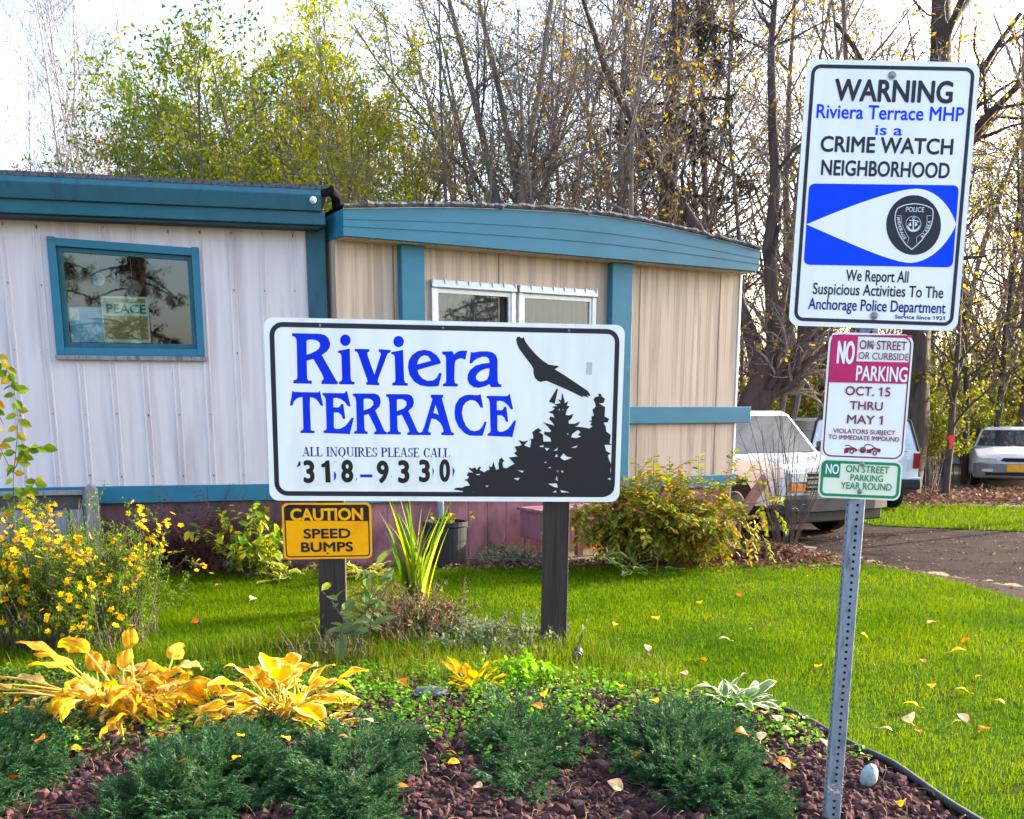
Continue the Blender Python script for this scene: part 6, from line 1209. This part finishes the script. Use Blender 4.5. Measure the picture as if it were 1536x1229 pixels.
# dark drooping spruce
rng = np.random.default_rng(41); T = Tree(); P0, R0 = trunkline(rng, 14.5, .24, 14, (0, 0), .015); T.t.tubes(P0, R0, 8)
P1, R1 = grow(rng, P0, R0, 90, .12, 1, 82, 1.9, 6, .07, -.10, .25); T.t.tubes(P1, np.maximum(R1, .007), 4)
P2, R2 = grow(rng, P1, R1, 9, .15, 1, 55, .65, 4, .15, -.2, .5); T.c.tubes(P2, np.maximum(R2, .004), 3)
leafquads(T.c, rng, P2, 26000, .14, 1, .06, .2, 1.2); T.mats = (K['barkd'], [K['barkd'], LM['spruce']])
place_new(T, 'spruce', 'tall dark drooping spruce behind the beige roof', at(1000, 22), 0)
# gnarled tree by the truck: thick bent trunk, long limbs up to the left
rng = np.random.default_rng(42); T = Tree()
gp = lambda *pts: np.array(pts, float)
limbs = [(gp((-.75, .1, -.2), (-.6, .1, .5), (-.35, .05, 1.1), (0, 0, 1.65), (.25, 0, 2.15), (.42, 0, 2.8), (.5, .1, 3.6)), (.36, .31, .28, .26, .21, .17, .14)),
         (gp((0, 0, 1.65), (.35, -.1, 1.95), (.75, -.2, 2.5), (1.0, -.2, 3.3), (1.25, -.1, 4.6)), (.2, .16, .13, .11, .07)),
         (gp((.30, 0, 2.35), (.05, .05, 3.1), (-.35, .1, 3.9), (-1.0, .15, 4.9), (-1.75, .2, 6.0), (-2.5, .3, 7.3), (-3.0, .4, 8.6)), (.15, .13, .12, .105, .085, .06, .03)),
         (gp((.45, 0, 3.1), (.3, .1, 4.2), (.35, .2, 5.6), (.2, .3, 7.2), (.3, .4, 9)), (.13, .11, .09, .07, .03)),
         (gp((-.2, .1, 3.7), (-1.0, .0, 4.3), (-1.9, -.1, 4.6), (-2.9, -.1, 4.75)), (.08, .065, .045, .02)),
         (gp((1.0, -.2, 3.3), (1.9, -.3, 3.9), (2.9, -.2, 4.2), (3.9, -.3, 4.3)), (.09, .07, .05, .02))]
for P, r in limbs:
    t = np.linspace(0, len(P) - 1, 14); Q = np.stack([np.interp(t, range(len(P)), P[:, c]) for c in range(3)], 1); Q[1:-1] += rng.normal(0, .03, (12, 3)); Rq = np.interp(t, range(len(P)), r)
    T.t.tubes(Q[None], Rq[None], 9)
    if P is not limbs[0][0]:
        P1, R1 = grow(rng, Q[None], Rq[None], 12, .2, 1, 48, 1.7, 7, .18, .07, .45); T.t.tubes(P1, np.maximum(R1, .007), 5)
        P2, R2 = grow(rng, P1, R1, 7, .15, 1, 45, .8, 5, .2, .03, .5); T.c.tubes(P2, np.maximum(R2, .004), 4)
        P3, R3 = grow(rng, P2, R2, 4, .1, 1, 45, .4, 4, .2, 0, .55); T.c.tubes(P3, np.maximum(R3, .003), 3); leafquads(T.c, rng, P3, 260, .08, 1)
T.mats = (K['barkd'], [K['bark'], LM['gold']]); place_new(T, 'gnarled_tree', 'gnarled thick tree with forked limbs behind the white pickup', (4.15, 18.6, -.15), 0)
# thick dark trunk beyond the suv
T = make_tree(43, 15, .29, 'barkd', 'gold', 700, .1, n1=16, n2=7, n3=4, a1=55, l1=.25, t0=.35, wob=.14, lean=(.03, 0))
place_new(T, 'bare_tree', 'thick dark trunk rising behind the no parking sign and suv', at(1372, 20.5), 0)
T = make_tree(44, 6.5, .07, 'barkd', 'brush', 500, .08, n1=18, n2=6, n3=4, a1=50, l1=.26, t0=.12, wob=.16)
s1 = place_new(T, 'sapling', 'dark thin sapling with a red ribbon right of the suv', at(1438, 20), 0)
o = M(); o.box(-.05, .06, -.085, -.075, .0, .14); o.box(-.03, .02, -.09, -.08, -.12, .02); o.box(-.065, .065, -.075, .075, .06, .1)
tag(o.build('ribbon', mat('red_ribbon', (220, 60, 60), .6), loc=(at(1438, 20)[0], 20, .98)), 'red ribbon tied round the dark sapling', 'ribbon')
for k, (u, Y_, rz, sc, lb) in enumerate([(1405, 23, 1, .9, 'dark sapling close beside the thick dark trunk'), (1465, 24, 2, 1.1, 'dark sapling in front of the shed roof end'), (1510, 25, 3, 1.2, 'sapling behind the white sedan roof'), (1150, 24, 4, .8, 'sapling seen left of the gnarled trunk'), (1225, 23, 5, .9, 'sapling seen between gnarled trunk and signs'), (1240, 28, .7, 1.1, 'sapling behind the sign pole signs'), (1540, 27, 5.5, 1.3, 'sapling at the right edge behind the sedan')]): again(s1, lb, at(u, Y_), rz, sc)
# understory shrubs
def shrub_mesh(seed, h, nst, leafm, nleaf, size, stemmat='twig', spread=.45, r=.012, n1=5, ang=40):
    rng = np.random.default_rng(seed); st = M(); fo = M(); P = []
    for i in range(nst):
        a = rng.uniform(0, 6.28); s = spread * rng.uniform(.1, 1); p, rr = trunkline(rng, h * rng.uniform(.7, 1.05), r, 7, (s * math.cos(a), s * math.sin(a)), .09, (.12 * h * math.cos(a) * rng.uniform(0, 1), .12 * h * math.sin(a), -.05)); P.append(p)
    P = np.concatenate(P); Rr = np.repeat((r * np.linspace(1, .3, 7))[None], nst, 0); st.tubes(P, Rr, 4)
    P1, R1 = grow(rng, P, Rr, n1, .2, 1, ang, h * .35, 5, .15, .05, .6); st.tubes(P1, np.maximum(R1, .0025), 3)
    if nleaf: leafquads(fo, rng, P1, nleaf, size, 0, .03)
    return st, fo
def shrub(name, label, loc, seed, h, nst, leafm, nleaf, size, cat='shrub', stem='twig', group=None, rz=0, **kw):
    st, fo = shrub_mesh(seed, h, nst, leafm, nleaf, size, **kw); o = thing(name, label, cat, loc, rz, group)
    st.build('stems', K[stem], o); 
    if nleaf: fo.build('foliage', leafm, o)
    return o
u1 = shrub('understory_shrub', 'green understory shrub behind the suv tail light', at(1405, 21), 51, 2.6, 26, LM['brush'], 5000, .085, group='understory shrubs at the wood edge')
for u, Y_, rz, sc, lb in [(1455, 25, 1, 1.0, 'green understory shrub under the shed roof'), (1480, 26, 2, .75, 'low green shrub left of the white sedan'), (1530, 28, 3, 1.3, 'wide green shrub behind the white sedan'), (1215, 22, 4, .9, 'green shrub behind the pickup cab'), (1260, 23, 5, 1.1, 'green shrub behind the lower signs'), (1160, 21, .4, .75, 'green shrub left of the gnarled trunk')]: again(u1, lb, at(u, Y_), rz, sc)
u2 = shrub('understory_shrub', 'bright golden shrub behind the shed at right', at(1525, 36), 52, 4.2, 30, LM['gold'], 6000, .12, group='understory shrubs at the wood edge')
again(u2, 'golden brown shrub seen left of the parking signs', at(1205, 30), 2, .8)
# spruces across the street and right of the view
spr = bpy.data.objects['spruce']
for x, y, sc, lb in [(-3.4, -9, .75, 'dark spruce across the street, mirrored in the left window'), (-.6, -11, .8, 'second dark spruce across the street, mirrored in the left window'), (1.6, -10, .8, 'third dark spruce across the street'), (12, 4.3, .8, 'dark spruce across the street mirrored in the beige home windows'), (8, -8, .8, 'dark spruce across the street mirrored in the pickup windshield'), (3.4, -10.5, .8, 'dark spruce across the street, mirrored in the right side of the left window')]:
    c = again(spr, lb, (x, y, -.1), x, sc); c['group'] = 'spruces along the street'
# the far wood as one mass
rng = np.random.default_rng(61); m = M(); n = 1500
X_ = rng.uniform(-42, 46, n); Y_ = rng.uniform(36, 52, n); P = [np.stack([X_, Y_, np.full(n, -.1)], 1)]; H_ = rng.uniform(2.5, 7.5, n); d = rng.normal(0, .12, (n, 3)) + [0, 0, 1]
for s in range(6): d = unit(d + rng.normal(0, .07, (n, 3)) + [0, 0, .05]); P.append(P[-1] + d * (H_ / 6)[:, None])
P = np.stack(P, 1); Rr = rng.uniform(.02, .07, n)[:, None] * np.linspace(1, .25, 7); m.tubes(P, Rr, 4)
P1, R1 = grow(rng, P, Rr, 7, .2, 1, 42, 1.6, 5, .13, .08, .5); m.tubes(P1, np.maximum(R1, .008), 3)
P2, R2 = grow(rng, P1, R1, 3, .2, 1, 42, .8, 4, .15, .05, .6); m.tubes(P2, np.maximum(R2, .006), 3)
leafquads(m, rng, P2[: len(P2) // 2], 5000, .11, 1, .1); leafquads(m, rng, P1, 12000, .12, 2, .15)
tag(m.build('far_wood', [K['twig'], LM['gold'], LM['brush']]), kind='stuff')
# trees on the other side of the street, mirrored in the window panes
for k, (x, y, s, sc) in enumerate([(-4.5, -9, t1, .8), (-8.5, -11, t2, .9), (9, -12, t2, .9)]):
    c = again(s, ['tall bare tree across the street, mirrored in the window', 'three stemmed tree across the street, mirrored in the window', 'bare tree across the street, mirrored in the windshield'][k], (x, y, -.1), k * 1.3, sc); c['group'] = 'trees across the street'
